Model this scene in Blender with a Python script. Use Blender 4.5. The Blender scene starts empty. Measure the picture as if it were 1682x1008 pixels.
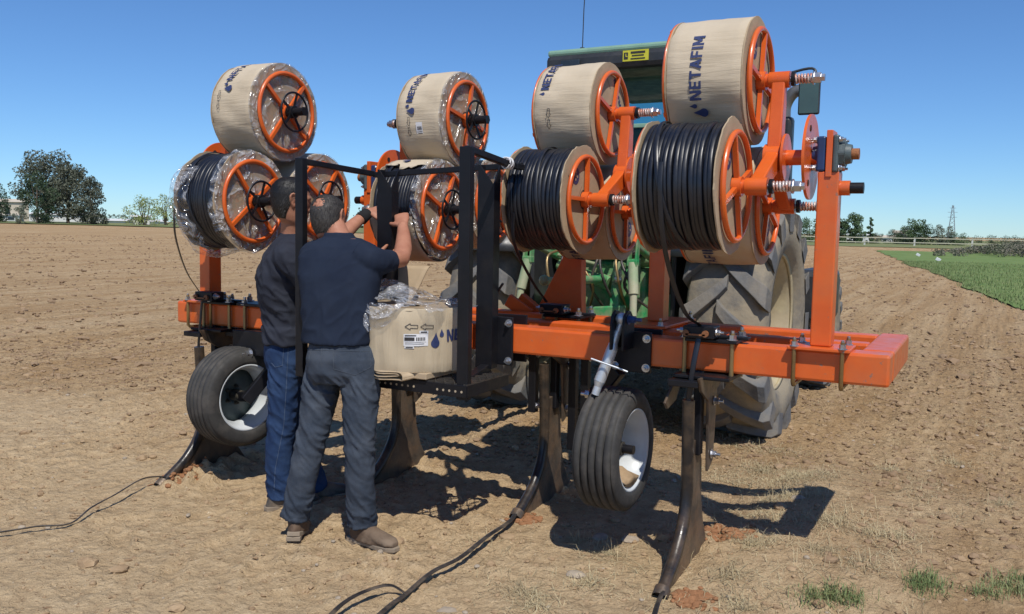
import bpy, bmesh, math, random
import numpy as np
from mathutils import Vector, Matrix, noise as mnoise
from mathutils.bvhtree import BVHTree
random.seed(7); RNG = np.random.default_rng(11)
R = math.radians; PI = math.pi
scene = bpy.context.scene
COL = scene.collection

# ------------------------------------------------------------------ camera
H_CAM = 1.58; YAW = 0.4915; PITCH = 0.0881; ROLL = 0.0185; FPX = 1460.66
fwd = Vector((-math.sin(YAW)*math.cos(PITCH), math.cos(YAW)*math.cos(PITCH), -math.sin(PITCH)))
rt = Vector((math.cos(YAW), math.sin(YAW), 0)); upv = rt.cross(fwd)
cR = math.cos(ROLL)*rt + math.sin(ROLL)*upv; cU = -math.sin(ROLL)*rt + math.cos(ROLL)*upv
cam_d = bpy.data.cameras.new('camera'); cam = bpy.data.objects.new('camera', cam_d); COL.objects.link(cam)
m = Matrix((cR, cU, -fwd)).transposed().to_4x4(); m.translation = Vector((0, 0, H_CAM))
cam.matrix_world = m
cam_d.sensor_width = 36; cam_d.sensor_fit = 'HORIZONTAL'; cam_d.lens = FPX/1682*36
cam_d.clip_start = 0.05; cam_d.clip_end = 6000
scene.camera = cam
def pix(px, py, dist):
    """ground-plan direction of a photo column at a distance"""
    d = fwd + cR*((px-841)/FPX) - cU*((py-504)/FPX)
    n = math.hypot(d.x, d.y)
    return d.x/n*dist, d.y/n*dist

# ------------------------------------------------------------------ light
SUN_EL = 56.; sun_h = Vector((0.43, -0.52, 0)).normalized()
SUN_AZ = math.atan2(sun_h.x, sun_h.y)
world = bpy.data.worlds.new('World'); scene.world = world; world.use_nodes = True
wn = world.node_tree.nodes; wl = world.node_tree.links
sky = wn.new('ShaderNodeTexSky'); sky.sky_type = 'NISHITA'; sky.sun_disc = False
sky.sun_elevation = R(SUN_EL); sky.sun_rotation = SUN_AZ; sky.altitude = 1200
sky.air_density = 1.0; sky.dust_density = 0.0; sky.ozone_density = 4.0
bg = wn['Background']; bg.inputs['Strength'].default_value = 0.112
tint = wn.new('ShaderNodeMix'); tint.data_type = 'RGBA'; tint.blend_type = 'MULTIPLY'; tint.inputs[0].default_value = 1; tint.inputs[7].default_value = (.68, .95, 1.24, 1)
wl.new(sky.outputs[0], tint.inputs[6]); wl.new(tint.outputs[2], bg.inputs['Color'])
sd = bpy.data.lights.new('sun', 'SUN'); sd.energy = 5.0; sd.angle = R(0.53); sd.color = (1.0, 0.95, 0.87)
so = bpy.data.objects.new('sun', sd); COL.objects.link(so)
tosun = (sun_h*math.cos(R(SUN_EL)) + Vector((0, 0, math.sin(R(SUN_EL)))))
so.rotation_euler = tosun.to_track_quat('Z', 'Y').to_euler(); so.location = (0, 0, 20)
scene.view_settings.view_transform = 'Standard'; scene.view_settings.look = 'None'
scene.view_settings.exposure = -0.2; scene.view_settings.gamma = 1

# ------------------------------------------------------------------ materials
MATS = {}
def mat(name, c1, c2=None, rough=.5, metal=0., nscale=6., bump=0., bscale=40., dust=0., dustc=(.36,.27,.18), coat=0.,
        stretch=None, bstretch=None, spec=.5, nlo=.35, nhi=.65, dscale=5., rvar=.1, detail=5., dlo=None, chips=None):
    m = bpy.data.materials.new(name); m.use_nodes = True; MATS[name] = m
    N = m.node_tree.nodes; L = m.node_tree.links; b = N['Principled BSDF']
    b.inputs['Roughness'].default_value = rough; b.inputs['Metallic'].default_value = metal
    b.inputs['Specular IOR Level'].default_value = spec
    if coat: b.inputs['Coat Weight'].default_value = coat; b.inputs['Coat Roughness'].default_value = .12
    tc = N.new('ShaderNodeTexCoord')
    def mapped(st):
        if not st: return tc.outputs['Object']
        mp = N.new('ShaderNodeMapping'); mp.inputs['Scale'].default_value = st; L.new(tc.outputs['Object'], mp.inputs['Vector']); return mp.outputs[0]
    def nz(scale, st=None, det=detail):
        n = N.new('ShaderNodeTexNoise'); n.inputs['Scale'].default_value = scale; n.inputs['Detail'].default_value = det
        n.inputs['Roughness'].default_value = .62
        L.new(mapped(st), n.inputs['Vector']); return n.outputs['Fac']
    def ramp(src, lo, hi, a, bb):
        r = N.new('ShaderNodeValToRGB'); r.color_ramp.elements[0].position = lo; r.color_ramp.elements[1].position = hi
        r.color_ramp.elements[0].color = (*a, 1); r.color_ramp.elements[1].color = (*bb, 1); L.new(src, r.inputs[0]); return r.outputs[0]
    c2 = c2 or tuple(x*.82 for x in c1)
    col = ramp(nz(nscale, stretch), nlo, nhi, c1, c2)
    if dust > 0:
        lo = .62-dust*.4 if dlo is None else dlo
        f = ramp(nz(dscale), lo, lo+.22, (0,)*3, (min(1, dust*1.2),)*3)
        mx = N.new('ShaderNodeMix'); mx.data_type = 'RGBA'; L.new(f, mx.inputs[0]); L.new(col, mx.inputs[6]); mx.inputs[7].default_value = (*dustc, 1)
        col = mx.outputs[2]
    if chips:
        f = ramp(nz(38, det=8), .635, .66, (0,)*3, (1,)*3); mk = ramp(nz(2.2), .50, .62, (0,)*3, (1,)*3)
        mm = N.new('ShaderNodeMath'); mm.operation = 'MULTIPLY'; L.new(f, mm.inputs[0]); L.new(mk, mm.inputs[1])
        mx = N.new('ShaderNodeMix'); mx.data_type = 'RGBA'; L.new(mm.outputs[0], mx.inputs[0]); L.new(col, mx.inputs[6]); mx.inputs[7].default_value = (*chips, 1)
        col = mx.outputs[2]
    L.new(col, b.inputs['Base Color'])
    if rvar:
        mr = N.new('ShaderNodeMapRange'); L.new(nz(nscale*2.3), mr.inputs[0]); mr.inputs[1].default_value = .3; mr.inputs[2].default_value = .7
        mr.inputs[3].default_value = max(.03, rough-rvar); mr.inputs[4].default_value = min(1, rough+rvar); L.new(mr.outputs[0], b.inputs['Roughness'])
    if bump:
        bp = N.new('ShaderNodeBump'); bp.inputs['Strength'].default_value = min(1, bump); bp.inputs['Distance'].default_value = .01*max(1, bump)
        L.new(nz(bscale, bstretch), bp.inputs['Height']); L.new(bp.outputs[0], b.inputs['Normal'])
    return m
mat('orange', (.68,.125,.018), (.62,.105,.016), rough=.34, bump=.05, bscale=25, dust=.18, dustc=(.50,.16,.05), dscale=9, coat=.12)
mat('orange_frame', (.68,.125,.018), (.61,.10,.016), rough=.38, bump=.08, bscale=18, dust=.35, dustc=(.44,.15,.06), dscale=4, coat=.1, chips=(.20,.15,.12))
mat('black_paint', (.006,.0065,.009), (.010,.010,.013), rough=.42, bump=.08, bscale=30, dust=.22, dustc=(.040,.034,.027), dscale=7, spec=.3)
mat('black_shank', (.011,.011,.013), (.030,.024,.019), rough=.34, bump=.2, bscale=30, dust=.42, dustc=(.13,.085,.05), dscale=9)
mat('worn_steel', (.16,.12,.085), (.06,.05,.042), rough=.45, metal=.35, bump=.3, bscale=45, dust=.5, dustc=(.23,.14,.08), dscale=8)
mat('zinc', (.55,.56,.58), (.42,.43,.46), rough=.3, metal=.9, bump=.1, bscale=60, dust=.15, dustc=(.3,.25,.2))
mat('galvanised', (.62,.66,.70), (.50,.54,.58), rough=.42, metal=.55, bump=.08, bscale=50)
mat('brass_zinc', (.36,.24,.10), (.26,.19,.10), rough=.4, metal=.7, bump=.1)
mat('rust', (.30,.11,.035), (.17,.07,.03), rough=.7, bump=.4, bscale=60)
mat('blue_steel', (.02,.05,.16), (.015,.035,.1), rough=.4)
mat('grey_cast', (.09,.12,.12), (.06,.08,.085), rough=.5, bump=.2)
mat('tube', (.008,.009,.014), (.012,.014,.020), rough=.36, bump=.06, bscale=30, spec=.55, dust=.14, dustc=(.06,.058,.055), dscale=14)
mat('hose', (.014,.013,.014), (.05,.042,.035), rough=.45, bump=.1, dust=.35, dustc=(.2,.15,.1), dscale=12)
mat('carton', (.54,.455,.335), (.47,.39,.28), rough=.78, nscale=3, bump=.45, bscale=34, bstretch=(.10,1.6,1.6), spec=.25)
mat('carton_upright', (.51,.425,.30), (.45,.37,.255), rough=.7, nscale=3, bump=.5, bscale=24, bstretch=(1.6,1.6,.12), spec=.3)
mat('carton_side', (.44,.34,.225), (.37,.28,.18), rough=.82, nscale=5, bump=.25, bscale=18, spec=.2)
mat('carton_core', (.10,.07,.045), rough=.9)
mat('ink', (.022,.035,.11), (.03,.045,.13), rough=.6, nscale=60, rvar=0)
mat('ink_black', (.03,.028,.03), rough=.7)
mat('paper', (.75,.75,.76), rough=.6)
mat('rubber', (.040,.039,.038), (.055,.053,.050), rough=.72, nscale=14, bump=.15, bscale=60, dust=.35, dustc=(.13,.115,.10), dscale=10, spec=.3)
mat('rubber_tractor', (.105,.11,.115), (.15,.15,.15), rough=.85, nscale=5, bump=.5, bscale=35, dust=.55, dustc=(.24,.21,.165), dscale=4, spec=.25)
mat('rubber_wall', (.10,.10,.10), (.15,.145,.135), rough=.85, nscale=5, bump=.6, bscale=22, dust=.8, dustc=(.29,.245,.175), dscale=3.2, spec=.25)
mat('rim_white', (.62,.66,.68), (.55,.58,.60), rough=.35, dust=.2, dustc=(.4,.32,.22))
mat('rim_cream', (.50,.42,.25), (.40,.34,.21), rough=.55, dust=.6, dustc=(.36,.29,.19), bump=.2)
mat('rim_yellow', (.55,.38,.05), (.42,.30,.06), rough=.5, dust=.5)
mat('green_paint', (.040,.34,.115), (.03,.25,.08), rough=.42, dust=.62, dustc=(.33,.30,.19), dscale=7, bump=.2)
mat('roof_green', (.24,.40,.29), (.20,.34,.25), rough=.35)
mat('dark_plastic', (.022,.024,.026), (.035,.037,.04), rough=.45, bump=.1, dust=.3, dustc=(.10,.09,.075))
mat('dark_mech', (.025,.026,.024), (.05,.045,.035), rough=.6, dust=.5, dustc=(.18,.15,.10), bump=.4, bscale=30)
mat('yellow_label', (.62,.58,.04), rough=.5)
mat('denim_grey', (.030,.041,.060), (.060,.074,.098), rough=.88, nscale=7, bump=.35, bscale=260, spec=.2, dust=.3, dustc=(.10,.11,.125), dscale=5)
mat('denim_blue', (.012,.030,.085), (.030,.060,.135), rough=.88, nscale=7, bump=.35, bscale=260, spec=.2)
mat('denim_seam', (.075,.09,.115), rough=.9)
mat('denim_seam_blue', (.10,.14,.22), rough=.9)
mat('navy_cotton', (.013,.019,.036), (.018,.026,.046), rough=.9, nscale=5, bump=.2, bscale=300, spec=.15)
mat('charcoal_cotton', (.021,.024,.036), (.030,.034,.048), rough=.88, nscale=5, bump=.2, bscale=280, spec=.2)
mat('skin', (.43,.20,.125), (.36,.155,.095), rough=.52, nscale=14, bump=.15, bscale=120, spec=.4)
mat('skin_tan', (.40,.185,.11), (.33,.14,.085), rough=.55, nscale=14, bump=.15, bscale=120)
mat('black_hair', (.005,.0045,.0045), (.009,.008,.008), rough=.5, nscale=60, bump=.3, bscale=260, bstretch=(1,1,.25))
mat('grey_hair', (.013,.011,.010), (.060,.054,.048), rough=.6, nscale=150, bump=.3, bscale=260, bstretch=(1,1,.25), stretch=(1,1,.3))
mat('boot', (.115,.070,.042), (.085,.052,.032), rough=.85, bump=.25, bscale=70, dust=.4, dustc=(.30,.23,.16))
mat('sole', (.30,.24,.17), (.2,.16,.12), rough=.9)
mat('shoe_dark', (.03,.03,.035), (.05,.045,.04), rough=.7, dust=.4)
mat('lace', (.25,.2,.13), rough=.9)
mat('bark', (.13,.10,.075), (.07,.055,.04), rough=.95, bump=.6, bscale=10)
mat('wall_cream', (.55,.48,.38), (.48,.42,.33), rough=.9, nscale=.4)
mat('wall_white', (.68,.68,.66), (.6,.6,.58), rough=.8, nscale=.4)
mat('roof_tile', (.36,.17,.10), (.28,.14,.09), rough=.9)
mat('window_dark', (.03,.04,.05), rough=.2)
mat('fence_wood', (.50,.48,.36), (.40,.38,.28), rough=.8)
mat('fence_post', (.62,.61,.57), rough=.8)
mat('pylon_steel', (.28,.29,.31), rough=.6, metal=.3)
mat('clod', (.41,.295,.18), (.28,.19,.112), rough=1., nscale=9, bump=.7, bscale=40, spec=.1, rvar=0)
mat('clod_dark', (.34,.24,.15), (.23,.155,.095), rough=1., nscale=.6, bump=.7, bscale=20, spec=.1, rvar=0)
mat('pebble', (.40,.33,.25), (.30,.25,.19), rough=.85, nscale=20, spec=.3)
mat('fresh_soil', (.34,.17,.085), (.24,.12,.06), rough=1., nscale=20, bump=.8, bscale=50, spec=.1)
mat('straw', (.50,.42,.25), (.36,.29,.17), rough=.85, nscale=3)
mat('green_blade', (.10,.16,.045), (.24,.26,.11), rough=.7, nscale=4)
mat('black_cloth', (.010,.009,.010), rough=.95, bump=.2, bscale=200)
mat('crease', (.37,.295,.20), rough=.9)
mat('grating_steel', (.045,.042,.040), (.075,.065,.055), rough=.4, metal=.3)
mat('steel_pipe', (.20,.20,.20), (.14,.135,.13), rough=.45, metal=.5)
mat('mirror_glass', (.07,.115,.10), (.06,.095,.085), rough=.12)
mat('rod_paint', (.26,.36,.20), (.42,.40,.28), rough=.6, dust=.4, dustc=(.45,.40,.27))
mat('wire', (.03,.03,.03), rough=.5)
def leafmat(name, a, b):
    m = mat(name, a, b, rough=.75, nscale=.9, rvar=0, nlo=.3, nhi=.7)
    return m
leafmat('leaf_eucalyptus', (.060,.080,.050), (.125,.125,.085))
leafmat('leaf_dark', (.028,.055,.025), (.050,.085,.035))
leafmat('leaf_spring', (.20,.25,.065), (.28,.31,.11))
leafmat('leaf_mid', (.060,.105,.040), (.10,.155,.060))
leafmat('leaf_grey', (.12,.145,.10), (.17,.19,.13))
leafmat('leaf_far', (.085,.115,.085), (.12,.15,.11))
leafmat('weeds', (.10,.13,.06), (.20,.165,.145))
# glass of the cab
g = bpy.data.materials.new('cab_glass'); g.use_nodes = True; MATS['cab_glass'] = g
gn = g.node_tree.nodes; gl = g.node_tree.links
pb = gn['Principled BSDF']; pb.inputs['Base Color'].default_value = (.02,.05,.055,1); pb.inputs['Roughness'].default_value = .06
tr = gn.new('ShaderNodeBsdfTransparent'); tr.inputs[0].default_value = (.55,.86,.88,1)
mx = gn.new('ShaderNodeMixShader'); mx.inputs[0].default_value = .28; gl.new(tr.outputs[0], mx.inputs[1]); gl.new(pb.outputs[0], mx.inputs[2])
gl.new(mx.outputs[0], gn['Material Output'].inputs['Surface'])
# clear stretch film
def film(name, cover=.16, bscale=14., bstr=1.):
    m = bpy.data.materials.new(name); m.use_nodes = True; MATS[name] = m
    N = m.node_tree.nodes; L = m.node_tree.links
    pb = N['Principled BSDF']; pb.inputs['Base Color'].default_value = (.75,.77,.82,1); pb.inputs['Roughness'].default_value = .16
    pb.inputs['Specular IOR Level'].default_value = 1.0
    tc = N.new('ShaderNodeTexCoord'); nz = N.new('ShaderNodeTexNoise'); nz.inputs['Scale'].default_value = bscale*.55; nz.inputs['Detail'].default_value = 4
    nz.inputs['Distortion'].default_value = 1.1; nz.noise_type = 'RIDGED_MULTIFRACTAL'; nz.inputs['Roughness'].default_value = .45; nz.inputs['Gain'].default_value = 1.6; nz.inputs['Offset'].default_value = .9
    L.new(tc.outputs['Object'], nz.inputs['Vector'])
    bp = N.new('ShaderNodeBump'); bp.inputs['Strength'].default_value = bstr; bp.inputs['Distance'].default_value = .05; L.new(nz.outputs['Fac'], bp.inputs['Height'])
    L.new(bp.outputs[0], pb.inputs['Normal'])
    r = N.new('ShaderNodeValToRGB'); r.color_ramp.elements[0].position = .45; r.color_ramp.elements[0].color = (cover*.2,)*3+(1,)
    r.color_ramp.elements[1].position = 1.0; r.color_ramp.elements[1].color = (min(1,cover*4),)*3+(1,)
    L.new(nz.outputs['Fac'], r.inputs[0])
    tr = N.new('ShaderNodeBsdfTransparent'); tr.inputs[0].default_value = (.95,.96,.98,1)
    mx = N.new('ShaderNodeMixShader'); L.new(r.outputs[0], mx.inputs[0]); L.new(tr.outputs[0], mx.inputs[1]); L.new(pb.outputs[0], mx.inputs[2])
    gs = N.new('ShaderNodeBsdfGlossy'); gs.inputs['Roughness'].default_value = .13; L.new(bp.outputs[0], gs.inputs['Normal'])
    m2 = N.new('ShaderNodeMixShader'); m2.inputs[0].default_value = .10; L.new(mx.outputs[0], m2.inputs[1]); L.new(gs.outputs[0], m2.inputs[2])
    L.new(m2.outputs[0], N['Material Output'].inputs['Surface'])
film('film', .06); film('film_heavy', .10, 13, 1.)

# ------------------------------------------------------------------ numpy noise
_perm = RNG.permutation(256); _perm = np.concatenate([_perm, _perm, _perm])
_grad = RNG.normal(size=(256, 2)); _grad /= np.linalg.norm(_grad, axis=1)[:, None]
def pnoise(x, y):
    x = np.asarray(x, float); y = np.asarray(y, float)
    xi = np.floor(x).astype(int); yi = np.floor(y).astype(int); xf = x-xi; yf = y-yi
    u = xf*xf*xf*(xf*(xf*6-15)+10); v = yf*yf*yf*(yf*(yf*6-15)+10)
    def g(ix, iy, dx, dy):
        h = _perm[_perm[ix & 255] + (iy & 255)]; gr = _grad[h]; return gr[..., 0]*dx + gr[..., 1]*dy
    a = g(xi, yi, xf, yf); b = g(xi+1, yi, xf-1, yf); c = g(xi, yi+1, xf, yf-1); d = g(xi+1, yi+1, xf-1, yf-1)
    return ((a+(b-a)*u) + ((c+(d-c)*u) - (a+(b-a)*u))*v)*1.5
def sstep(a, b, x):
    t = np.clip((x-a)/(b-a), 0, 1); return t*t*(3-2*t)
def edge_x(y):      # soil / meadow boundary on the right
    return 4.05 - .1475*np.asarray(y, float) + .35*pnoise(np.asarray(y, float)*.23, 3.3)
def gh(x, y):
    x = np.asarray(x, float); y = np.asarray(y, float)
    z = 1.25*sstep(15, 105, -x-np.maximum(0, y-90)*.1)
    d = np.hypot(x, y)
    rough = 1-sstep(14, 60, d)
    z = z + (.022*pnoise(x*.7, y*.7) + .018*pnoise(x*2.1+9, y*2.1))*(.4+.6*sstep(3.2, 6, y))
    k = .35+.65*sstep(-.2, .35, pnoise(x*.5+30, y*.5)) + .5*sstep(5, 8, y)
    n = np.abs(pnoise(x*7, y*7+5)); z = z + rough*k*(.030*n + .022*np.abs(pnoise(x*17+4, y*17)) + .012*np.abs(pnoise(x*37, y*37+2)))
    # wheel rut / trampled strip where the machine stands is smoother
    z = z - .012 + .085*sstep(-1.35, -.75, x)*sstep(3.5, 4.1, y)*(1-sstep(5.6, 6.6, y))
    for fx_, fy_, fa in ((-2.35,3.15,.3),(-2.9,3.0,1.9),(-3.3,3.15,1.4),(-2.0,3.05,.1),(-3.7,3.35,1.2),(-1.9,2.75,.4),(-3.2,2.75,2.2),(-2.55,2.85,.7),(-4.0,3.1,1.0),(-3.75,2.9,2.6)):
        a_ = (x-fx_)*np.cos(fa)+(y-fy_)*np.sin(fa); b_ = -(x-fx_)*np.sin(fa)+(y-fy_)*np.cos(fa)
        e_ = (a_/.15)**2+(b_/.055)**2; z = z - .014*np.exp(-e_**2) + .010*np.exp(-((e_-1.5)/.5)**2)
    # clods heaped by the shanks
    for sx, sy in ((-1.17,4.34),(-2.2,4.95),(-4.28,4.3),(-4.24,3.86),(-3.23,4.95)):
        r2 = ((x-sx)/.16)**2+((y-sy)/.28)**2
        z = z + (.085 if sy == 3.86 else .05)*np.exp(-r2)*(1+.9*pnoise(x*14, y*14))
    return z
def G(x, y): return float(gh(x, y))

# ------------------------------------------------------------------ object helpers
ORG = {}
def tag(o, label=None, cat=None, group=None, kind=None):
    if label: o['label'] = label
    if cat: o['category'] = cat
    if group: o['group'] = group
    if kind: o['kind'] = kind
    return o
def empty(name, loc, label, cat, group=None):
    o = bpy.data.objects.new(name, None); COL.objects.link(o); o.location = loc; o.empty_display_size = .1
    ORG[o.name] = Vector(loc); tag(o, label, cat, group); return o
class MB:
    def __init__(s): s.v = []; s.f = []; s.sm = []
    def add(s, vs, fs, smooth=False):
        o = len(s.v); s.v.extend(Vector(p) for p in vs); s.f.extend([tuple(i+o for i in f) for f in fs]); s.sm.extend([smooth]*len(fs)); return s
    def box(s, c, d, rot=None):
        c = Vector(c); hx, hy, hz = d[0]/2, d[1]/2, d[2]/2
        vs = [Vector((x*hx, y*hy, z*hz)) for x in (-1, 1) for y in (-1, 1) for z in (-1, 1)]
        if rot: vs = [rot @ v for v in vs]
        return s.add([v+c for v in vs], [(0,1,3,2),(4,6,7,5),(0,4,5,1),(2,3,7,6),(0,2,6,4),(1,5,7,3)])
    def bar(s, a, b, w, h, up=(0,0,1), w2=None, h2=None):
        a, b = Vector(a), Vector(b); d = (b-a).normalized(); u = Vector(up); sd = d.cross(u)
        if sd.length < 1e-4: u = Vector((0,1,0)); sd = d.cross(u)
        sd.normalize(); u = sd.cross(d); w2 = w if w2 is None else w2; h2 = h if h2 is None else h2
        vs = [a+sd*(x*w/2)+u*(y*h/2) for x, y in ((-1,-1),(1,-1),(1,1),(-1,1))]+[b+sd*(x*w2/2)+u*(y*h2/2) for x, y in ((-1,-1),(1,-1),(1,1),(-1,1))]
        return s.add(vs, [(3,2,1,0),(4,5,6,7),(0,1,5,4),(1,2,6,5),(2,3,7,6),(3,0,4,7)])
    def cyl(s, a, b, r, r2=None, n=24, cap=True, smooth=True):
        a, b = Vector(a), Vector(b); r2 = r if r2 is None else r2; d = (b-a).normalized()
        q = d.to_track_quat('Z', 'Y'); X = q @ Vector((1,0,0)); Y = q @ Vector((0,1,0))
        vs = []
        for p, rr in ((a, r), (b, r2)):
            vs += [p+X*(rr*math.cos(2*PI*i/n))+Y*(rr*math.sin(2*PI*i/n)) for i in range(n)]
        s.add(vs, [(i, (i+1) % n, n+(i+1) % n, n+i) for i in range(n)], smooth)
        if cap:
            s.add(vs[:n], [tuple(range(n))[::-1]]); s.add(vs[n:], [tuple(range(n))])
        return s
    def revolve(s, prof, c=(0,0,0), axis='X', n=64, smooth=True, a0=0, a1=2*PI):
        """prof: list of (along-axis, radius); closed loop optional by repeating the first"""
        c = Vector(c); vs = []; full = abs(a1-a0-2*PI) < 1e-6; m = n if full else n+1; k = len(prof)
        for i in range(m):
            t = a0+(a1-a0)*i/n; cs, sn = math.cos(t), math.sin(t)
            for (u, r) in prof:
                vs.append(c+(Vector((u, r*cs, r*sn)) if axis == 'X' else Vector((r*cs, r*sn, u)) if axis == 'Z' else Vector((r*sn, u, r*cs))))
        fs = []
        for i in range(n):
            j = (i+1) % m
            for q in range(k-1): fs.append((i*k+q, j*k+q, j*k+q+1, i*k+q+1))
        return s.add(vs, fs, smooth)
    def torus(s, c, axis, Rr, r, n=48, m=10):
        prof = [(r*math.sin(2*PI*i/m), Rr+r*math.cos(2*PI*i/m)) for i in range(m+1)]
        return s.revolve(prof, c, axis, n)
    def tube(s, pts, r, n=10, rs=None, flat=None, cap=True, up=None):
        pts = [Vector(p) for p in pts]; k = len(pts); vs = []
        prev = None
        for i, p in enumerate(pts):
            d = (pts[min(i+1, k-1)]-pts[max(i-1, 0)]).normalized()
            if prev is None:
                u = Vector(up) if up else (Vector((0,0,1)) if abs(d.z) < .9 else Vector((0,1,0)))
            else: u = prev
            X = d.cross(u).normalized(); u = X.cross(d).normalized(); prev = u
            rr = rs[i] if rs else r; ra, rb = (rr*flat[0], rr*flat[1]) if flat else (rr, rr)
            vs += [p+X*(ra*math.cos(2*PI*j/n))+u*(rb*math.sin(2*PI*j/n)) for j in range(n)]
        fs = [(i*n+j, i*n+(j+1) % n, (i+1)*n+(j+1) % n, (i+1)*n+j) for i in range(k-1) for j in range(n)]
        s.add(vs, fs, True)
        if cap: s.add(vs[:n], [tuple(range(n))[::-1]]); s.add(vs[-n:], [tuple(range(n))])
        return s
    def prism(s, poly, off, plane='YZ', t=.01):
        """extrude a polygon: poly in the plane, off = centre coordinate along the normal, t thickness"""
        def P(a, b, c): return {'YZ': (c, a, b), 'XZ': (a, c, b), 'XY': (a, b, c)}[plane]
        n = len(poly); vs = [P(a, b, off-t/2) for a, b in poly]+[P(a, b, off+t/2) for a, b in poly]
        return s.add(vs, [tuple(range(n))[::-1], tuple(range(n, 2*n))]+[(i, (i+1) % n, n+(i+1) % n, n+i) for i in range(n)])
    def bolt(s, p, ax, r=.012, h=.012, nut=True):
        p = Vector(p); ax = Vector(ax).normalized()
        s.cyl(p, p+ax*.003, r*1.45, n=16); s.cyl(p+ax*.003, p+ax*(.003+h), r, n=6, smooth=False)
        if nut: s.cyl(p+ax*(.003+h), p+ax*(.003+h*2), r*.5, n=10)
        return s
    def ball(s, c, r, n=12, sc=(1,1,1)):
        c = Vector(c); prof = [(-r*math.cos(PI*i/n), max(1e-5, r*math.sin(PI*i/n))) for i in range(n+1)]
        t = MB().revolve(prof, (0,0,0), 'Z', n*2)
        return s.add([Vector((v.x*sc[0], v.y*sc[1], v.z*sc[2]))+c for v in t.v], t.f, True)
    def mesh(s, name, mt, off=Vector((0,0,0))):
        me = bpy.data.meshes.new(name); me.from_pydata([tuple(v-off) for v in s.v], [], s.f)
        me.polygons.foreach_set('use_smooth', s.sm); me.materials.append(MATS[mt] if isinstance(mt, str) else mt); return me
    def build(s, name, mt, parent=None, bevel=0, local=False, fixn=True):
        off = Vector((0,0,0))
        if parent and not local: off = ORG[parent.name]
        me = s.mesh(name, mt, off)
        if fixn:
            bm = bmesh.new(); bm.from_mesh(me); bmesh.ops.recalc_face_normals(bm, faces=bm.faces); bm.to_mesh(me); bm.free()
        o = bpy.data.objects.new(name, me); COL.objects.link(o)
        if parent: o.parent = parent; ORG[o.name] = ORG[parent.name]
        else: ORG[o.name] = Vector((0,0,0))
        if bevel:
            b = o.modifiers.new('bevel', 'BEVEL'); b.width = bevel; b.segments = 2; b.limit_method = 'ANGLE'; b.angle_limit = R(40)
        return o
def np_mesh(name, V, F, mt, smooth=False, parent=None, fs=None):
    """V (n,3), F (m,k) arrays"""
    me = bpy.data.meshes.new(name); V = np.ascontiguousarray(V, np.float32); F = np.ascontiguousarray(F, np.int32); k = F.shape[1]
    me.vertices.add(len(V)); me.vertices.foreach_set('co', V.ravel()); me.loops.add(F.size); me.loops.foreach_set('vertex_index', F.ravel())
    me.polygons.add(len(F)); me.polygons.foreach_set('loop_start', np.arange(0, F.size, k, dtype=np.int32))
    me.polygons.foreach_set('use_smooth', np.full(len(F), smooth)); me.update(); me.validate()
    me.materials.append(MATS[mt] if isinstance(mt, str) else mt)
    o = bpy.data.objects.new(name, me); COL.objects.link(o)
    if parent: o.parent = parent
    return o
def bez(p, n=16):
    """catmull-rom through points"""
    p = [Vector(q) for q in p]; q = [p[0]*2-p[1]]+p+[p[-1]*2-p[-2]]; out = []
    for i in range(1, len(q)-2):
        for k in range(n):
            t = k/n; a, b, c, d = q[i-1], q[i], q[i+1], q[i+2]
            out.append(.5*((2*b)+(c-a)*t+(2*a-5*b+4*c-d)*t*t+(3*b-a-3*c+d)*t**3))
    out.append(p[-1]); return out

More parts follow.
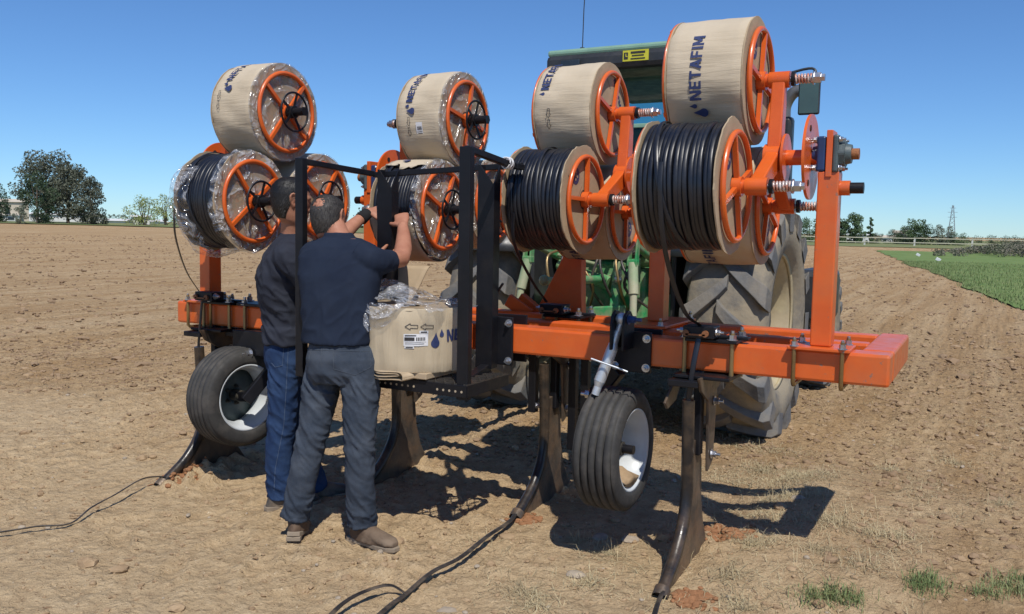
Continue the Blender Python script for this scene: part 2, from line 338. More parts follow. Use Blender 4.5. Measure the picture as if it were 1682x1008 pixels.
# ------------------------------------------------------------------ ground
def ground_mat():
    m = bpy.data.materials.new('soil'); m.use_nodes = True; MATS['soil'] = m
    N = m.node_tree.nodes; L = m.node_tree.links; b = N['Principled BSDF']; b.inputs['Roughness'].default_value = 1; b.inputs['Specular IOR Level'].default_value = .08
    tc = N.new('ShaderNodeTexCoord')
    def nz(s, d=6, rg=.6, dist=0):
        n = N.new('ShaderNodeTexNoise'); n.inputs['Scale'].default_value = s; n.inputs['Detail'].default_value = d; n.inputs['Roughness'].default_value = rg
        n.inputs['Distortion'].default_value = dist
        L.new(tc.outputs['Object'], n.inputs['Vector']); return n.outputs['Fac']
    def ramp(src, *st):
        r = N.new('ShaderNodeValToRGB'); e = r.color_ramp.elements
        e[0].position, e[0].color = st[0][0], (*st[0][1], 1); e[1].position, e[1].color = st[-1][0], (*st[-1][1], 1)
        for p, c in st[1:-1]: q = e.new(p); q.color = (*c, 1)
        L.new(src, r.inputs[0]); return r.outputs[0]
    def mixc(f, a, bb, mode='MIX'):
        x = N.new('ShaderNodeMix'); x.data_type = 'RGBA'; x.blend_type = mode
        if isinstance(f, float): x.inputs[0].default_value = f
        else: L.new(f, x.inputs[0])
        L.new(a, x.inputs[6]); L.new(bb, x.inputs[7]) if not isinstance(bb, tuple) else setattr(x.inputs[7], 'default_value', (*bb, 1)); return x.outputs[2]
    c1 = ramp(nz(.35, 5), (.3, (.36,.255,.150)), (.5, (.43,.318,.195)), (.72, (.49,.375,.24)))
    c2 = ramp(nz(9, 8, .7), (.32, (.24,.160,.092)), (.52, (.41,.30,.182)), (.75, (.55,.43,.285)))
    c = mixc(.55, c1, c2)
    spots = ramp(nz(26, 4, .7, .4), (.60, (0,0,0)), (.70, (1,1,1)))
    c = mixc(spots, c, (.20,.125,.075))
    pale = ramp(nz(55, 3, .6), (.66, (0,0,0)), (.74, (1,1,1)))
    c = mixc(pale, c, (.62,.52,.38))
    sx = N.new('ShaderNodeSeparateXYZ'); L.new(tc.outputs['Object'], sx.inputs[0])
    def mr(src, a, bb):
        q = N.new('ShaderNodeMapRange'); q.interpolation_type = 'SMOOTHSTEP'; L.new(src, q.inputs[0]); q.inputs[1].default_value = a; q.inputs[2].default_value = bb; return q.outputs[0]
    def mth(op, a, bb):
        q = N.new('ShaderNodeMath'); q.operation = op
        for i_, v_ in enumerate((a, bb)):
            if isinstance(v_, (int, float)): q.inputs[i_].default_value = v_
            else: L.new(v_, q.inputs[i_])
        return q.outputs[0]
    wob = mth('MULTIPLY', mth('SUBTRACT', nz(.8, 4), .5), 4.5)
    till = mth('MAXIMUM', mr(mth('ADD', sx.outputs['Y'], wob), 3.9, 6.2), mr(mth('ADD', sx.outputs['X'], wob), -1.2, .4))
    fur = N.new('ShaderNodeTexNoise'); fur.inputs['Scale'].default_value = 1.; fur.inputs['Detail'].default_value = 5
    mpf = N.new('ShaderNodeMapping'); mpf.inputs['Scale'].default_value = (2.6, .12, 1); mpf.inputs['Rotation'].default_value = (0, 0, .14); L.new(tc.outputs['Object'], mpf.inputs['Vector']); L.new(mpf.outputs[0], fur.inputs['Vector'])
    tcol = mixc(ramp(fur.outputs['Fac'], (.38, (0,0,0)), (.62, (1,1,1))), (mixc(1., c, (.78,.70,.61), 'MULTIPLY')), c)
    tcol = mixc(.85, c, mixc(1., tcol, (1.13,1.10,1.03), 'MULTIPLY'))
    pits = ramp(nz(13, 5, .75, .6), (.585, (0,0,0)), (.66, (1,1,1)))
    tcol = mixc(pits, tcol, (.15,.092,.055))
    c = mixc(till, mixc(1., c, (1.29,1.29,1.25), 'MULTIPLY'), tcol)
    L.new(c, b.inputs['Base Color'])
    n1 = nz(22, 9, .68); n2 = nz(4.5, 8, .65)
    b1 = N.new('ShaderNodeBump'); b1.inputs['Strength'].default_value = .75; b1.inputs['Distance'].default_value = .035; L.new(n1, b1.inputs['Height'])
    b2 = N.new('ShaderNodeBump'); b2.inputs['Strength'].default_value = .8; b2.inputs['Distance'].default_value = .14; L.new(n2, b2.inputs['Height'])
    L.new(b1.outputs[0], b2.inputs['Normal']); L.new(b2.outputs[0], b.inputs['Normal'])
ground_mat()
def axis_lines(lo, hi, step, far_lo, far_hi, gr=1.09):
    a = list(np.arange(lo, hi, step)); x, s = a[-1], step
    while x < far_hi: s *= gr; x += s; a.append(x)
    x, s = lo, step; b = []
    while x > far_lo: s *= gr; x -= s; b.append(x)
    return np.array(b[::-1]+a)
gx = axis_lines(-6.4, .6, .0175, -2600, 1500, 1.07); gy = axis_lines(2.2, 7.6, .0175, -60, 3000, 1.035)
XX, YY = np.meshgrid(gx, gy, indexing='ij'); ZZ = gh(XX, YY); nx, ny = XX.shape
V = np.stack([XX.ravel(), YY.ravel(), ZZ.ravel()], 1); I = np.arange(nx*ny).reshape(nx, ny)
F = np.stack([I[:-1,:-1].ravel(), I[1:,:-1].ravel(), I[1:,1:].ravel(), I[:-1,1:].ravel()], 1)
tag(np_mesh('ground', V, F, 'soil', True), kind='structure')

# clods of earth, uncountable
ico = bmesh.new(); bmesh.ops.create_icosphere(ico, subdivisions=1, radius=1); IV = np.array([v.co[:] for v in ico.verts]); IF = np.array([[v.index for v in f.verts] for f in ico.faces])
ico.free(); ico = bmesh.new(); bmesh.ops.create_icosphere(ico, subdivisions=2, radius=1); IV2 = np.array([v.co[:] for v in ico.verts]); IF2 = np.array([[v.index for v in f.verts] for f in ico.faces]); ico.free()
def scatter(name, pts, sizes, IVx, IFx, mt, flat=.6, jag=.35, sink=.25):
    n = len(pts); k = len(IVx)
    ang = RNG.uniform(0, 2*PI, n); c, s = np.cos(ang), np.sin(ang)
    base = IVx[None]*(1+RNG.uniform(-jag, jag, (n, k, 1)))*np.stack([RNG.uniform(.7, 1.35, n), RNG.uniform(.7, 1.2, n), RNG.uniform(flat*.7, flat*1.3, n)], 1)[:, None]
    x = base[..., 0]*c[:, None]-base[..., 1]*s[:, None]; y = base[..., 0]*s[:, None]+base[..., 1]*c[:, None]
    P = np.stack([x, y, base[..., 2]], -1)*sizes[:, None, None]
    P += np.stack([pts[:, 0], pts[:, 1], gh(pts[:, 0], pts[:, 1])+sizes*flat*(1-2*sink)*.5], 1)[:, None]
    Fx = (IFx[None]+(np.arange(n)*k)[:, None, None]).reshape(-1, 3)
    return np_mesh(name, P.reshape(-1, 3), Fx, mt)
def polar(n, r0, r1, a0=-66, a1=8, pw=1.):
    """points in the fan of ground in front of the viewer: a = compass angle from +Y"""
    r = r0+(r1-r0)*RNG.random(n)**pw; a = np.radians(RNG.uniform(a0, a1, n)); return np.stack([r*np.sin(a), r*np.cos(a)], 1)
p = polar(15000, 2.8, 16, pw=1.1); keep = pnoise(p[:,0]*1.1, p[:,1]*1.1)+.25*RNG.standard_normal(len(p)) > -.12; p = p[keep]
sz = .0035+.010*RNG.random(len(p))**3; sz *= 1+.05*np.hypot(p[:,0], p[:,1])
q = p[p[:,0] < edge_x(p[:,1])]; sz = sz[p[:,0] < edge_x(p[:,1])]
tag(scatter('soil_clods', q, sz, IV, IF, 'clod'), 'small crumbly clods of brown earth strewn over the field', 'soil', kind='stuff')
p = polar(2600, 3.0, 20, pw=.9); p = p[pnoise(p[:,0]*.8, p[:,1]*.8) > -.15]; sz = .012+.030*RNG.random(len(p))**3
tag(scatter('large_soil_clods', p, sz, IV2, IF2, 'clod', .55, .17), 'larger lumps of dry brown earth lying about the field', 'soil', kind='stuff')
p = polar(15000, 10, 70, -66, 6, .75); sz = .018+.055*RNG.random(len(p))**2.5; k = p[:,0] < edge_x(p[:,1]); 
tag(scatter('far_soil_clods', p[k], sz[k], IV, IF, 'clod_dark', .5), 'tilled lumps of earth on the field further back', 'soil', kind='stuff')
p = polar(9000, 4.2, 13, -66, 8, .8); k = (p[:,1]+1.2*pnoise(p[:,0]*.8, p[:,1]*.8) > 5.2) | (p[:,0] > -.6); p = p[k]; sz = .008+.022*RNG.random(len(p))**2.2
tag(scatter('tilled_lumps', p, sz, IV2, IF2, 'clod_dark', .62, .2), 'rough dark lumps of freshly tilled earth behind and right of the implement', 'soil', kind='stuff')
p = polar(240, 2.9, 9); sz = .006+.012*RNG.random(len(p))**2
tag(scatter('pebbles', p, sz, IV2, IF2, 'pebble', .6, .08), 'pale little pebbles on the trampled earth', 'pebbles', kind='stuff')

# meadow on the right
def meadow_mat():
    m = mat('meadow', (.12,.19,.06), (.18,.24,.085), rough=.95, nscale=.5, bump=1.2, bscale=9, spec=.1, rvar=0, nlo=.3, nhi=.7, dust=.25, dustc=(.21,.20,.09), dscale=2.)
    return m
meadow_mat(); mat('verge', (.15,.19,.075), (.22,.22,.11), rough=.95, nscale=.15, bump=1., bscale=3, spec=.1, rvar=0)
def sheet(name, fn_l, fn_r, ys, n, mt, lift=.03):
    vs = []; 
    for y in ys:
        a, b = float(fn_l(y)), float(fn_r(y)); xs = np.linspace(0, 1, n)**1.5*(b-a)+a; zs = gh(xs, np.full(n, y))+lift
        vs += [(x, y, z) for x, z in zip(xs, zs)]
    V = np.array(vs); I = np.arange(len(vs)).reshape(len(ys), n)
    F = np.stack([I[:-1,:-1].ravel(), I[:-1,1:].ravel(), I[1:,1:].ravel(), I[1:,:-1].ravel()], 1)
    return np_mesh(name, V, F, mt, True)
ys = list(np.arange(10, 40, .25))+list(np.arange(40, 101, 1.5))
tag(sheet('meadow', lambda y: edge_x(y), lambda y: edge_x(y)+60, ys, 60, 'meadow', .035), kind='structure')
tag(sheet('far_verge', lambda y: -150, lambda y: 60, list(np.linspace(128, 420, 40)), 60, 'verge', .06), kind='structure')
# left verge beyond the field (a band seen under the gum trees)
vs = []; rr = np.linspace(104, 360, 26); aa = np.radians(np.linspace(-72, -24, 70))
for r_ in rr:
    x, y = r_*np.sin(aa), r_*np.cos(aa); z = gh(x, y)+.08; vs += list(zip(x, y, z))
I = np.arange(len(vs)).reshape(26, 70); F = np.stack([I[:-1,:-1].ravel(), I[:-1,1:].ravel(), I[1:,1:].ravel(), I[1:,:-1].ravel()], 1)
tag(np_mesh('left_verge', np.array(vs), F, 'verge', True), kind='structure')
# grass blades
def blades(name, pts, hts, mt, wid=.0035, lean=.6, per=1, lift=0., lie=0.):
    n = len(pts); a = RNG.uniform(0, 2*PI, n); ln = lean*RNG.random(n)**.7; fl = RNG.random(n) < lie
    dx, dy = np.cos(a), np.sin(a); z0 = gh(pts[:, 0], pts[:, 1])-.004+lift
    base = np.stack([pts[:, 0], pts[:, 1], z0], 1); w = np.stack([-dy, dx, 0*dx], 1)*wid*.5*(.6+.8*RNG.random(n))[:, None]
    mid = base+np.stack([dx*ln*hts*.35, dy*ln*hts*.35, hts*.6], 1); tip = base+np.stack([dx*ln*hts*1.1, dy*ln*hts*1.1, hts*(1-.55*ln*ln)], 1)
    if lie:
        q = RNG.uniform(.0, .35, n); up_ = .004+.010*RNG.random(n)
        m2 = base+np.stack([dx*hts*.5, dy*hts*.5, hts*q*.6+up_], 1); t2 = base+np.stack([dx*hts*(1-q*.3)-dy*hts*.2, dy*hts*(1-q*.3)+dx*hts*.2, hts*q*.8+up_*.5], 1); b2 = base+np.array([0, 0, .004])
        mid = np.where(fl[:, None], m2, mid); tip = np.where(fl[:, None], t2, tip); base = np.where(fl[:, None], b2, base)
    V = np.stack([base-w, base+w, mid+w*.8, mid-w*.8, tip], 1).reshape(-1, 3); o = np.arange(n)*5
    F = np.concatenate([np.stack([o, o+1, o+2], 1), np.stack([o, o+2, o+3], 1), np.stack([o+3, o+2, o+4], 1)])
    return np_mesh(name, V, F, mt)
def tufts(cs, n, rad):
    c = cs[RNG.integers(0, len(cs), n)]; return c+RNG.normal(0, 1, (n, 2))*rad
ymd = RNG.uniform(13, 60, 26000)**1.0; xmd = edge_x(ymd)+RNG.random(len(ymd))**1.6*14+RNG.normal(0, .12, len(ymd))
tag(blades('meadow_grass', np.stack([xmd, ymd], 1), .05+.09*RNG.random(len(ymd)), 'green_blade', .014, .7, lift=.03), 'green meadow grass growing right of the tilled soil', 'grass', kind='stuff')
# dry straw tufts lower right, green tufts at the bottom edge
def gpt(px, py):
    d = fwd + cR*((px-841)/FPX) - cU*((py-504)/FPX); t = -H_CAM/d.z; return (d.x*t, d.y*t)
dc = np.array([gpt(*q) for q in ((1240,905),(1290,880),(1350,930),(1330,985),(1210,960),(1260,980),(1180,1000),(1130,990),(1370,880),(1390,900),(1420,900),(1340,800),(1300,790),(1230,800),(1255,840),(1200,840),(1290,830),
      (1510,830),(1650,850),(1520,800),(1440,770),(1550,880),(1450,905),(1380,870),(930,880),(860,900),(900,960),(840,950),(980,960),(1040,930),(1010,900),(1190,780),(1240,770),(1160,770),(1400,960),(1480,950),(880,1000),(1060,880),(1560,760),(1620,700))])
dc = dc+RNG.normal(0, .06, dc.shape); p = np.concatenate([tufts(dc, 3600, .10), tufts(dc[::2], 2600, .035)]); tag(blades('dry_grass', p, .025+.10*RNG.random(len(p))**1.6, 'straw', .0024, 1.2, lie=.86), 'dry straw coloured grass tufts around the right shank', 'grass', kind='stuff')
p = tufts(np.array([gpt(*q) for q in ((1230,905),(1260,870),(1330,880),(1340,800),(1290,800),(1245,770),(1200,790),(1320,830),(1230,730),(1290,740))]), 3600, .10)
tag(blades('cut_hay', p, .02+.05*RNG.random(len(p))**1.3*1.7, 'straw', .0024, 1.5, lie=.9), 'loose mat of dry cut hay beside the tractor tyre', 'hay', kind='stuff')
gc = np.array([gpt(*q) for q in ((1330,1003),(1370,1004),(1400,1006),(1355,998),(1518,985),(1512,995),(1522,1000),(1645,992),(1670,1003),(1620,1008),(1678,985))])
p = tufts(gc, 1300, .038); tag(blades('green_grass', p, .02+.06*RNG.random(len(p))**1.3, 'green_blade', .0034, 1.2), 'fresh green grass tufts along the bottom right edge', 'grass', kind='stuff')

p = polar(130, 3.2, 12, -22, 8, .8); p = tufts(p, 1800, .035); tag(blades('field_weeds', p, .015+.045*RNG.random(len(p))**1.6, 'straw', .003, 1.1, lie=.6), 'thin pale weeds scattered over the soil at right', 'weeds', kind='stuff')
# ------------------------------------------------------------------ far trees
def leaf_cloud(cs, rad, n, sz, squash=1.):
    """n leaf quads spread over blobs cs (k,3) with radii rad"""
    k = len(cs); w = rad**2; idx = RNG.choice(k, n, p=w/w.sum()); d = RNG.normal(size=(n, 3)); d /= np.linalg.norm(d, axis=1)[:, None]
    r = rad[idx]*(.45+.6*RNG.random(n)**.6); P = cs[idx]+d*r[:, None]*np.array([1, 1, squash])
    a = RNG.normal(size=(n, 3)); a /= np.linalg.norm(a, axis=1)[:, None]; b = np.cross(a, RNG.normal(size=(n, 3))); b /= np.linalg.norm(b, axis=1)[:, None]
    s = sz*(.5+RNG.random(n))[:, None]; V = np.stack([P-a*s, P+b*s*.55, P+a*s, P-b*s*.55], 1).reshape(-1, 3)
    return V, np.arange(n*4).reshape(n, 4)
def tree(x, y, h, w, leaf, label, trunk=.18, k=16, n=2600, crown0=.28, top=1., name='broadleaf_tree', group=None, cat='tree', shape='round', lsz=.028, nstem=1):
    z = G(x, y); t = empty(name, (x, y, z), label, cat, group)
    cs = []; rad = []
    for i in range(k):
        u = (i+.5)/k; hh = crown0+(1-crown0)*u
        if shape == 'round': wd = math.sin(PI*min(1, .18+.80*u))**.7
        elif shape == 'cone': wd = (1-u)**.7*.9+.08
        else: wd = .55+.45*math.sin(PI*u)
        a = i*2.39996+random.random(); rr = w/2*wd*(.35+.5*random.random())
        rb = w*(.13+.11*random.random())*(1 if shape != 'cone' else (1.1-u*.75))
        cs.append((rr*math.cos(a), rr*math.sin(a), h*hh-rb*.5)); rad.append(rb)
    cs = np.array(cs); rad = np.array(rad)
    for s_ in range(3):      # outlying sprays for an uneven outline
        e = RNG.integers(0, k, k//2); cs = np.concatenate([cs, cs[e]*[1.22, 1.22, 1.03]+RNG.normal(0, w*.05, (len(e), 3))]); rad = np.concatenate([rad, rad[e]*.42])
    V, F = leaf_cloud(cs, rad, int(n*1.6), lsz*h*.78, .85)
    me = np_mesh('crown', V, F, leaf, parent=t)
    mb = MB()
    for s_ in range(nstem):
        a = random.random()*6; sx, sy = (0, 0) if nstem == 1 else (w*.12*math.cos(a), w*.12*math.sin(a))
        mb.tube([(0, 0, -.2), (sx*.5, sy*.5, h*.2), (sx, sy, h*.5), (sx*1.3, sy*1.3, h*.8)], 1, 8, rs=[trunk*h*.16, trunk*h*.12, trunk*h*.08, trunk*h*.02])
    for c in cs[:k]:
        z0 = min(c[2]*.55, h*.45); mb.tube([(0, 0, z0*.8), (c[0]*.45, c[1]*.45, z0*.8+(c[2]-z0)*.5), tuple(c)], 1, 5, rs=[trunk*h*.06, trunk*h*.035, trunk*h*.01])
    mb.build('trunk', 'bark', t, local=True)
    return t
def tpx(px, pbase, ptop, wpx, dist, *a, **k):
    x, y = pix(px, 375, dist); sc = dist*math.hypot(1, (px-841)/FPX)**0/FPX*1.0
    depth = dist*math.cos(math.atan((px-841)/FPX)); h = (pbase-ptop)*depth/FPX; w = wpx*depth/FPX
    return tree(x, y, h, w, *a, **k)
GT = 'gum trees beyond the field on the left'
tpx(78, 361, 246, 105, 118, 'leaf_eucalyptus', 'tallest grey green gum tree left of centre in the left clump', k=22, n=5200, crown0=.3, shape='open', group=GT, lsz=.02)
tpx(62, 360, 275, 62, 108, 'leaf_dark', 'dark dense tree in front of the tallest gum tree at left', k=14, n=3000, crown0=.12, group=GT, name='evergreen_tree', lsz=.02)
tpx(112, 361, 262, 78, 112, 'leaf_eucalyptus', 'gum tree with rounded crown right of the tallest one', k=18, n=4200, crown0=.2, group=GT, lsz=.022)
tpx(150, 362, 284, 62, 110, 'leaf_eucalyptus', 'rightmost gum tree of the left clump leaning to the right', k=16, n=3600, crown0=.14, group=GT, lsz=.024)
tpx(-4, 360, 294, 50, 112, 'leaf_dark', 'dark evergreen tree cut off by the left edge', k=14, n=2600, crown0=.1, group=GT, name='evergreen_tree', lsz=.024)
tpx(34, 361, 330, 26, 104, 'leaf_grey', 'low grey bush in front of the cream farmhouse', k=9, n=900, crown0=.05, lsz=.04, name='bush', cat='bush')
GS = 'spring green trees behind the left reels'
tpx(238, 363, 314, 62, 112, 'leaf_spring', 'yellow green willow like tree right of the greenhouse', k=13, n=1500, crown0=.12, shape='open', group=GS, lsz=.03, nstem=3)
tpx(272, 363, 311, 40, 118, 'leaf_spring', 'thin twiggy spring tree beside the plastic wrapped reel', k=10, n=700, crown0=.15, shape='open', group=GS, lsz=.03, nstem=3)
tpx(300, 363, 316, 44, 124, 'leaf_mid', 'green tree half hidden by the plastic wrapped reel', k=10, n=1200, crown0=.1, group=GS, lsz=.03)
tpx(222, 361, 343, 34, 160, 'leaf_far', 'small hazy tree before the greenhouse roof', k=8, n=500, crown0=.1, lsz=.05)
for i, px_ in enumerate(range(168, 222, 9)):
    tpx(px_, 357, 341+random.random()*4, 14, 300, 'leaf_far', ('leftmost', 'second', 'third', 'fourth', 'fifth', 'rightmost')[i] + ' of the hazy poplars in the far row right of the gum trees', k=6, n=260, crown0=.1, lsz=.06, group='far row of poplars at left', name='poplar_tree')
GC = 'trees glimpsed between the men and the reels'
tpx(590, 372, 338, 12, 150, 'leaf_dark', 'slim dark cypress glimpsed right of the older man', k=10, n=700, crown0=.05, shape='cone', lsz=.03, group=GC, name='cypress_tree')
tpx(581, 372, 350, 10, 152, 'leaf_dark', 'shorter cypress beside the slim dark cypress', k=8, n=500, crown0=.05, shape='cone', lsz=.035, group=GC, name='cypress_tree')
tpx(601, 374, 356, 24, 150, 'leaf_mid', 'low green bush at the foot of the cypresses', k=8, n=500, crown0=.05, lsz=.05, name='bush', cat='bush')
GR = 'trees along the far fence on the right'
RTREES = ((1330,366,30,'round','leaf_mid','round tree just left of the orange post'),(1382,364,22,'round','leaf_mid','dark narrow tree just right of the orange post'),
  (1404,356,26,'round','leaf_mid','tallest pointed tree near the orange post'),(1430,362,13,'cone','leaf_mid','thin spire shaped tree standing alone by the fence'),
  (1442,388,14,'round','leaf_grey','tiny grey bush beside the spire shaped tree'),(1470,382,22,'round','leaf_dark','low dark tree left of the white sheds'),
  (1492,376,22,'round','leaf_grey','grey green bush in front of the large tree group'),(1504,363,30,'round','leaf_mid','large rounded tree in the right tree group'),
  (1520,370,26,'round','leaf_dark','dark tree on the right side of the group'),(1549,372,26,'round','leaf_grey','tree leaning left beside the lattice pylon'),
  (1576,384,20,'round','leaf_mid','low tree just right of the lattice pylon'))
RTREES += ((1370,368,26,'round','leaf_dark','dark tree hidden behind the top of the orange post foot'),(1556,388,16,'round','leaf_dark','low dark bush at the foot of the lattice pylon'),(1480,388,18,'round','leaf_mid','low green bush between the sheds'))
for px_, tp, w_, sh, lf, lb in RTREES:
    tpx(px_, 404, tp-2, w_*1.45, 175, lf, lb, k=15, n=2200, crown0=.0, shape='open' if sh == 'round' else sh, lsz=.034, group=GR)
for i, px_ in enumerate((1592,1606,1630,1640,1655,1668,1684,1697)):
    tpx(px_, 407, 392+random.random()*5, 26, 260, 'leaf_dark', ('leftmost', 'second', 'third', 'fourth', 'fifth', 'sixth', 'seventh', 'rightmost')[i] + ' of the low dark trees along the right horizon', k=7, n=420, crown0=.05, lsz=.06, group='low dark trees at the right horizon', name='low_tree')
# weed band
wx = []; 
for i in range(60):
    a, b = gpt(1525+200*(i/60)+random.random()*16, 421+3*(i/60)-random.random()*8); e_ = min(1, max(.12, (i/60)*1.6)); wx.append((a, b, G(a, b)+.1+(.3+.5*random.random())*e_))
V, F = leaf_cloud(np.array(wx), np.linspace(.35, 1.0, 60)*RNG.uniform(.7, 1.3, 60), 14000, .075, .6)
tag(np_mesh('weed_bank', V, F, 'weeds'), 'purplish brown bank of tall weeds behind the meadow', 'weeds', kind='stuff')

# ------------------------------------------------------------------ far buildings, fence, pylon
def house(px, dist, w, d, h, wallm, roofm, label, rh=1.2, nwin=3, cat='house', name='farmhouse'):
    x, y = pix(px, 375, dist); z = G(x, y)-.1; t = empty(name, (x, y, z), label, cat)
    a = math.atan2(x, y); t.rotation_euler = (0, 0, -a)
    MB().box((0, 0, h/2), (w, d, h)).build('wall', wallm, t, local=True)
    mb = MB(); hw, hd = w/2+.25, d/2+.25
    mb.add([(-hw,-hd,h),(hw,-hd,h),(hw,hd,h),(-hw,hd,h),(-hw,0,h+rh),(hw,0,h+rh)], [(0,1,5,4),(2,3,4,5),(0,4,3),(1,2,5),(3,2,1,0)])
    mb.build('roof', roofm, t, local=True)
    for i in range(nwin): MB().box((-w/2+w*(i+.5)/nwin, -d/2-.03, h*.55), (w/nwin*.32, .08, h*.36)).build('window', 'window_dark', t, local=True)
    return t
house(25, 150, 3.6, 5, 2.9, 'wall_cream', 'wall_cream', 'cream farmhouse between the two dark trees at left', .5, 2)
house(2, 150, 5, 6, 1.0, 'wall_white', 'wall_white', 'low white shed at the left edge', .4, 2, 'shed', 'shed')
house(92, 160, 13, 5, 1.3, 'wall_white', 'wall_white', 'low pale shed behind the gum trees', .3, 0, 'shed', 'shed')
house(200, 165, 14, 6, .5, 'wall_white', 'wall_white', 'long low greenhouse right of the gum trees', .35, 0, 'greenhouse', 'greenhouse')
house(232, 118, 1.9, 2, 1.1, 'wall_white', 'wall_white', 'small white hut under the yellow green tree', .2, 1, 'hut', 'hut')
house(1412, 205, 5, 4, 1.6, 'wall_white', 'wall_white', 'small white shed behind the far fence', .3, 1, 'shed', 'shed')
house(1462, 215, 3.5, 5, 1.2, 'wall_white', 'wall_cream', 'low white house behind the far fence', .5, 2)
house(1481, 205, 3, 4, 2.2, 'wall_cream', 'wall_cream', 'narrow cream house left of the large trees', .6, 1)
# fence: two rails from 1325 to 1615 px
fx = [(pix(px_, 400, 146+.03*(px_-1300))) for px_ in (1290,1345,1420,1502,1597,1700)]
x0, y0 = fx[0]; t = empty('rail_fence', (x0, y0, G(x0, y0)), 'long pale wooden rail fence across the far field', 'fence')
for i, (x, y) in enumerate(fx): MB().box((x, y, G(x, y)+.62), (.24, .24, 1.4)).build('post', 'fence_post', t)
for hz in (1.25, .55):
    mb = MB()
    for (xa, ya), (xb, yb) in zip(fx, fx[1:]): mb.bar((xa, ya-.14, G(xa, ya)+hz), (xb, yb-.14, G(xb, yb)+hz-.05), .07, .13)
    mb.build('rail', 'fence_wood', t)
# pylon
px_, dist = 1563, 420; x, y = pix(px_, 380, dist); z = G(x, y); t = empty('lattice_pylon', (x, y, z), 'thin steel lattice pylon rising beyond the right trees', 'pylon')
hp = (403-346)*dist*.9/FPX; mb = MB(); b0 = 1.6
for sx in (-1, 1):
    for sy in (-1, 1): mb.bar((x+sx*b0, y+sy*b0, z), (x+sx*.22, y+sy*.22, z+hp), .16, .16)
for i in range(9):
    u, v = i/9, (i+1)/9; a = b0*(1-u)+.22*u; b = b0*(1-v)+.22*v
    for sy in (-1, 1): mb.bar((x-a, y+sy*a, z+hp*u), (x+b, y+sy*b, z+hp*v), .09, .09); mb.bar((x+a, y+sy*a, z+hp*u), (x-b, y+sy*b, z+hp*v), .09, .09)
mb.build('lattice_tower', 'pylon_steel', t)
for u, w_ in ((.66, 1.7), (.80, 1.9), (.92, 1.2)):
    MB().bar((x-w_, y, z+hp*u), (x+w_, y, z+hp*u), .12, .14).build('cross_arm', 'pylon_steel', t)
# small white litter on the meadow
for px_, py_ in ((1508,421),(1541,429)):
    a, b = gpt(px_, py_); tag(MB().box((a, b, G(a, b)+.12), (.3, .1, .2), Matrix.Rotation(.5, 3, 'Y')).build('litter_scrap', 'paper', bevel=.02), 'scrap of white litter on the meadow, ' + ('the larger and farther one' if px_ == 1508 else 'the smaller and nearer one'), 'litter', 'white scraps on the meadow')

# ------------------------------------------------------------------ the implement
BY0, BY1, BZ0, BZ1 = 4.015, 4.153, .938, 1.076      # rear (nearest) box beam
MYA = 4.69
imp = empty('drip_line_layer', (-2.46, 4.1, 0), 'orange toolbar implement with black shanks and turnstiles carrying twelve drip tube reels', 'farm implement')
def beam(x0, x1, y0, y1, z0, z1, name='box_beam'):
    return MB().box(((x0+x1)/2, (y0+y1)/2, (z0+z1)/2), (x1-x0, y1-y0, z1-z0)).build(name, 'orange_frame', imp, bevel=.012)
beam(-4.60, -.343, BY0, BY1, BZ0, BZ1)
beam(-3.62, -.475, 4.43, 4.53, .972, 1.072)
beam(-3.62, -.475, 4.79, 4.905, .952, 1.074)
beam(-.473, -.340, 4.156, 4.93, .940, 1.078, 'end_beam')
beam(-3.76, -3.625, 4.156, 4.93, .942, 1.072, 'end_beam')
# diagonal braces and reddish hitch tower
MB().bar((-3.63, 4.83, 1.0), (-4.0, 4.16, 1.0), .08, .09).build('diagonal_brace', 'orange_frame', imp, bevel=.006)
hp = MB(); hp.add([(-2.47,4.93,1.07),(-2.16,4.93,1.07),(-2.17,4.93,1.44),(-2.28,4.93,1.44),(-2.47,5.0,1.07),(-2.16,5.0,1.07),(-2.17,5.0,1.44),(-2.28,5.0,1.44)],
   [(0,1,2,3),(4,7,6,5),(0,4,5,1),(1,5,6,2),(2,6,7,3),(3,7,4,0)]); hp.build('hitch_tower', 'orange_frame', imp, bevel=.005)
MB().bar((-2.40, 4.90, 1.05), (-2.56, 4.90, 1.16), .05, .05).bar((-2.46, 4.84, 1.05), (-2.62, 4.84, 1.14), .03, .08).build('hitch_lug', 'orange_frame', imp, bevel=.004)

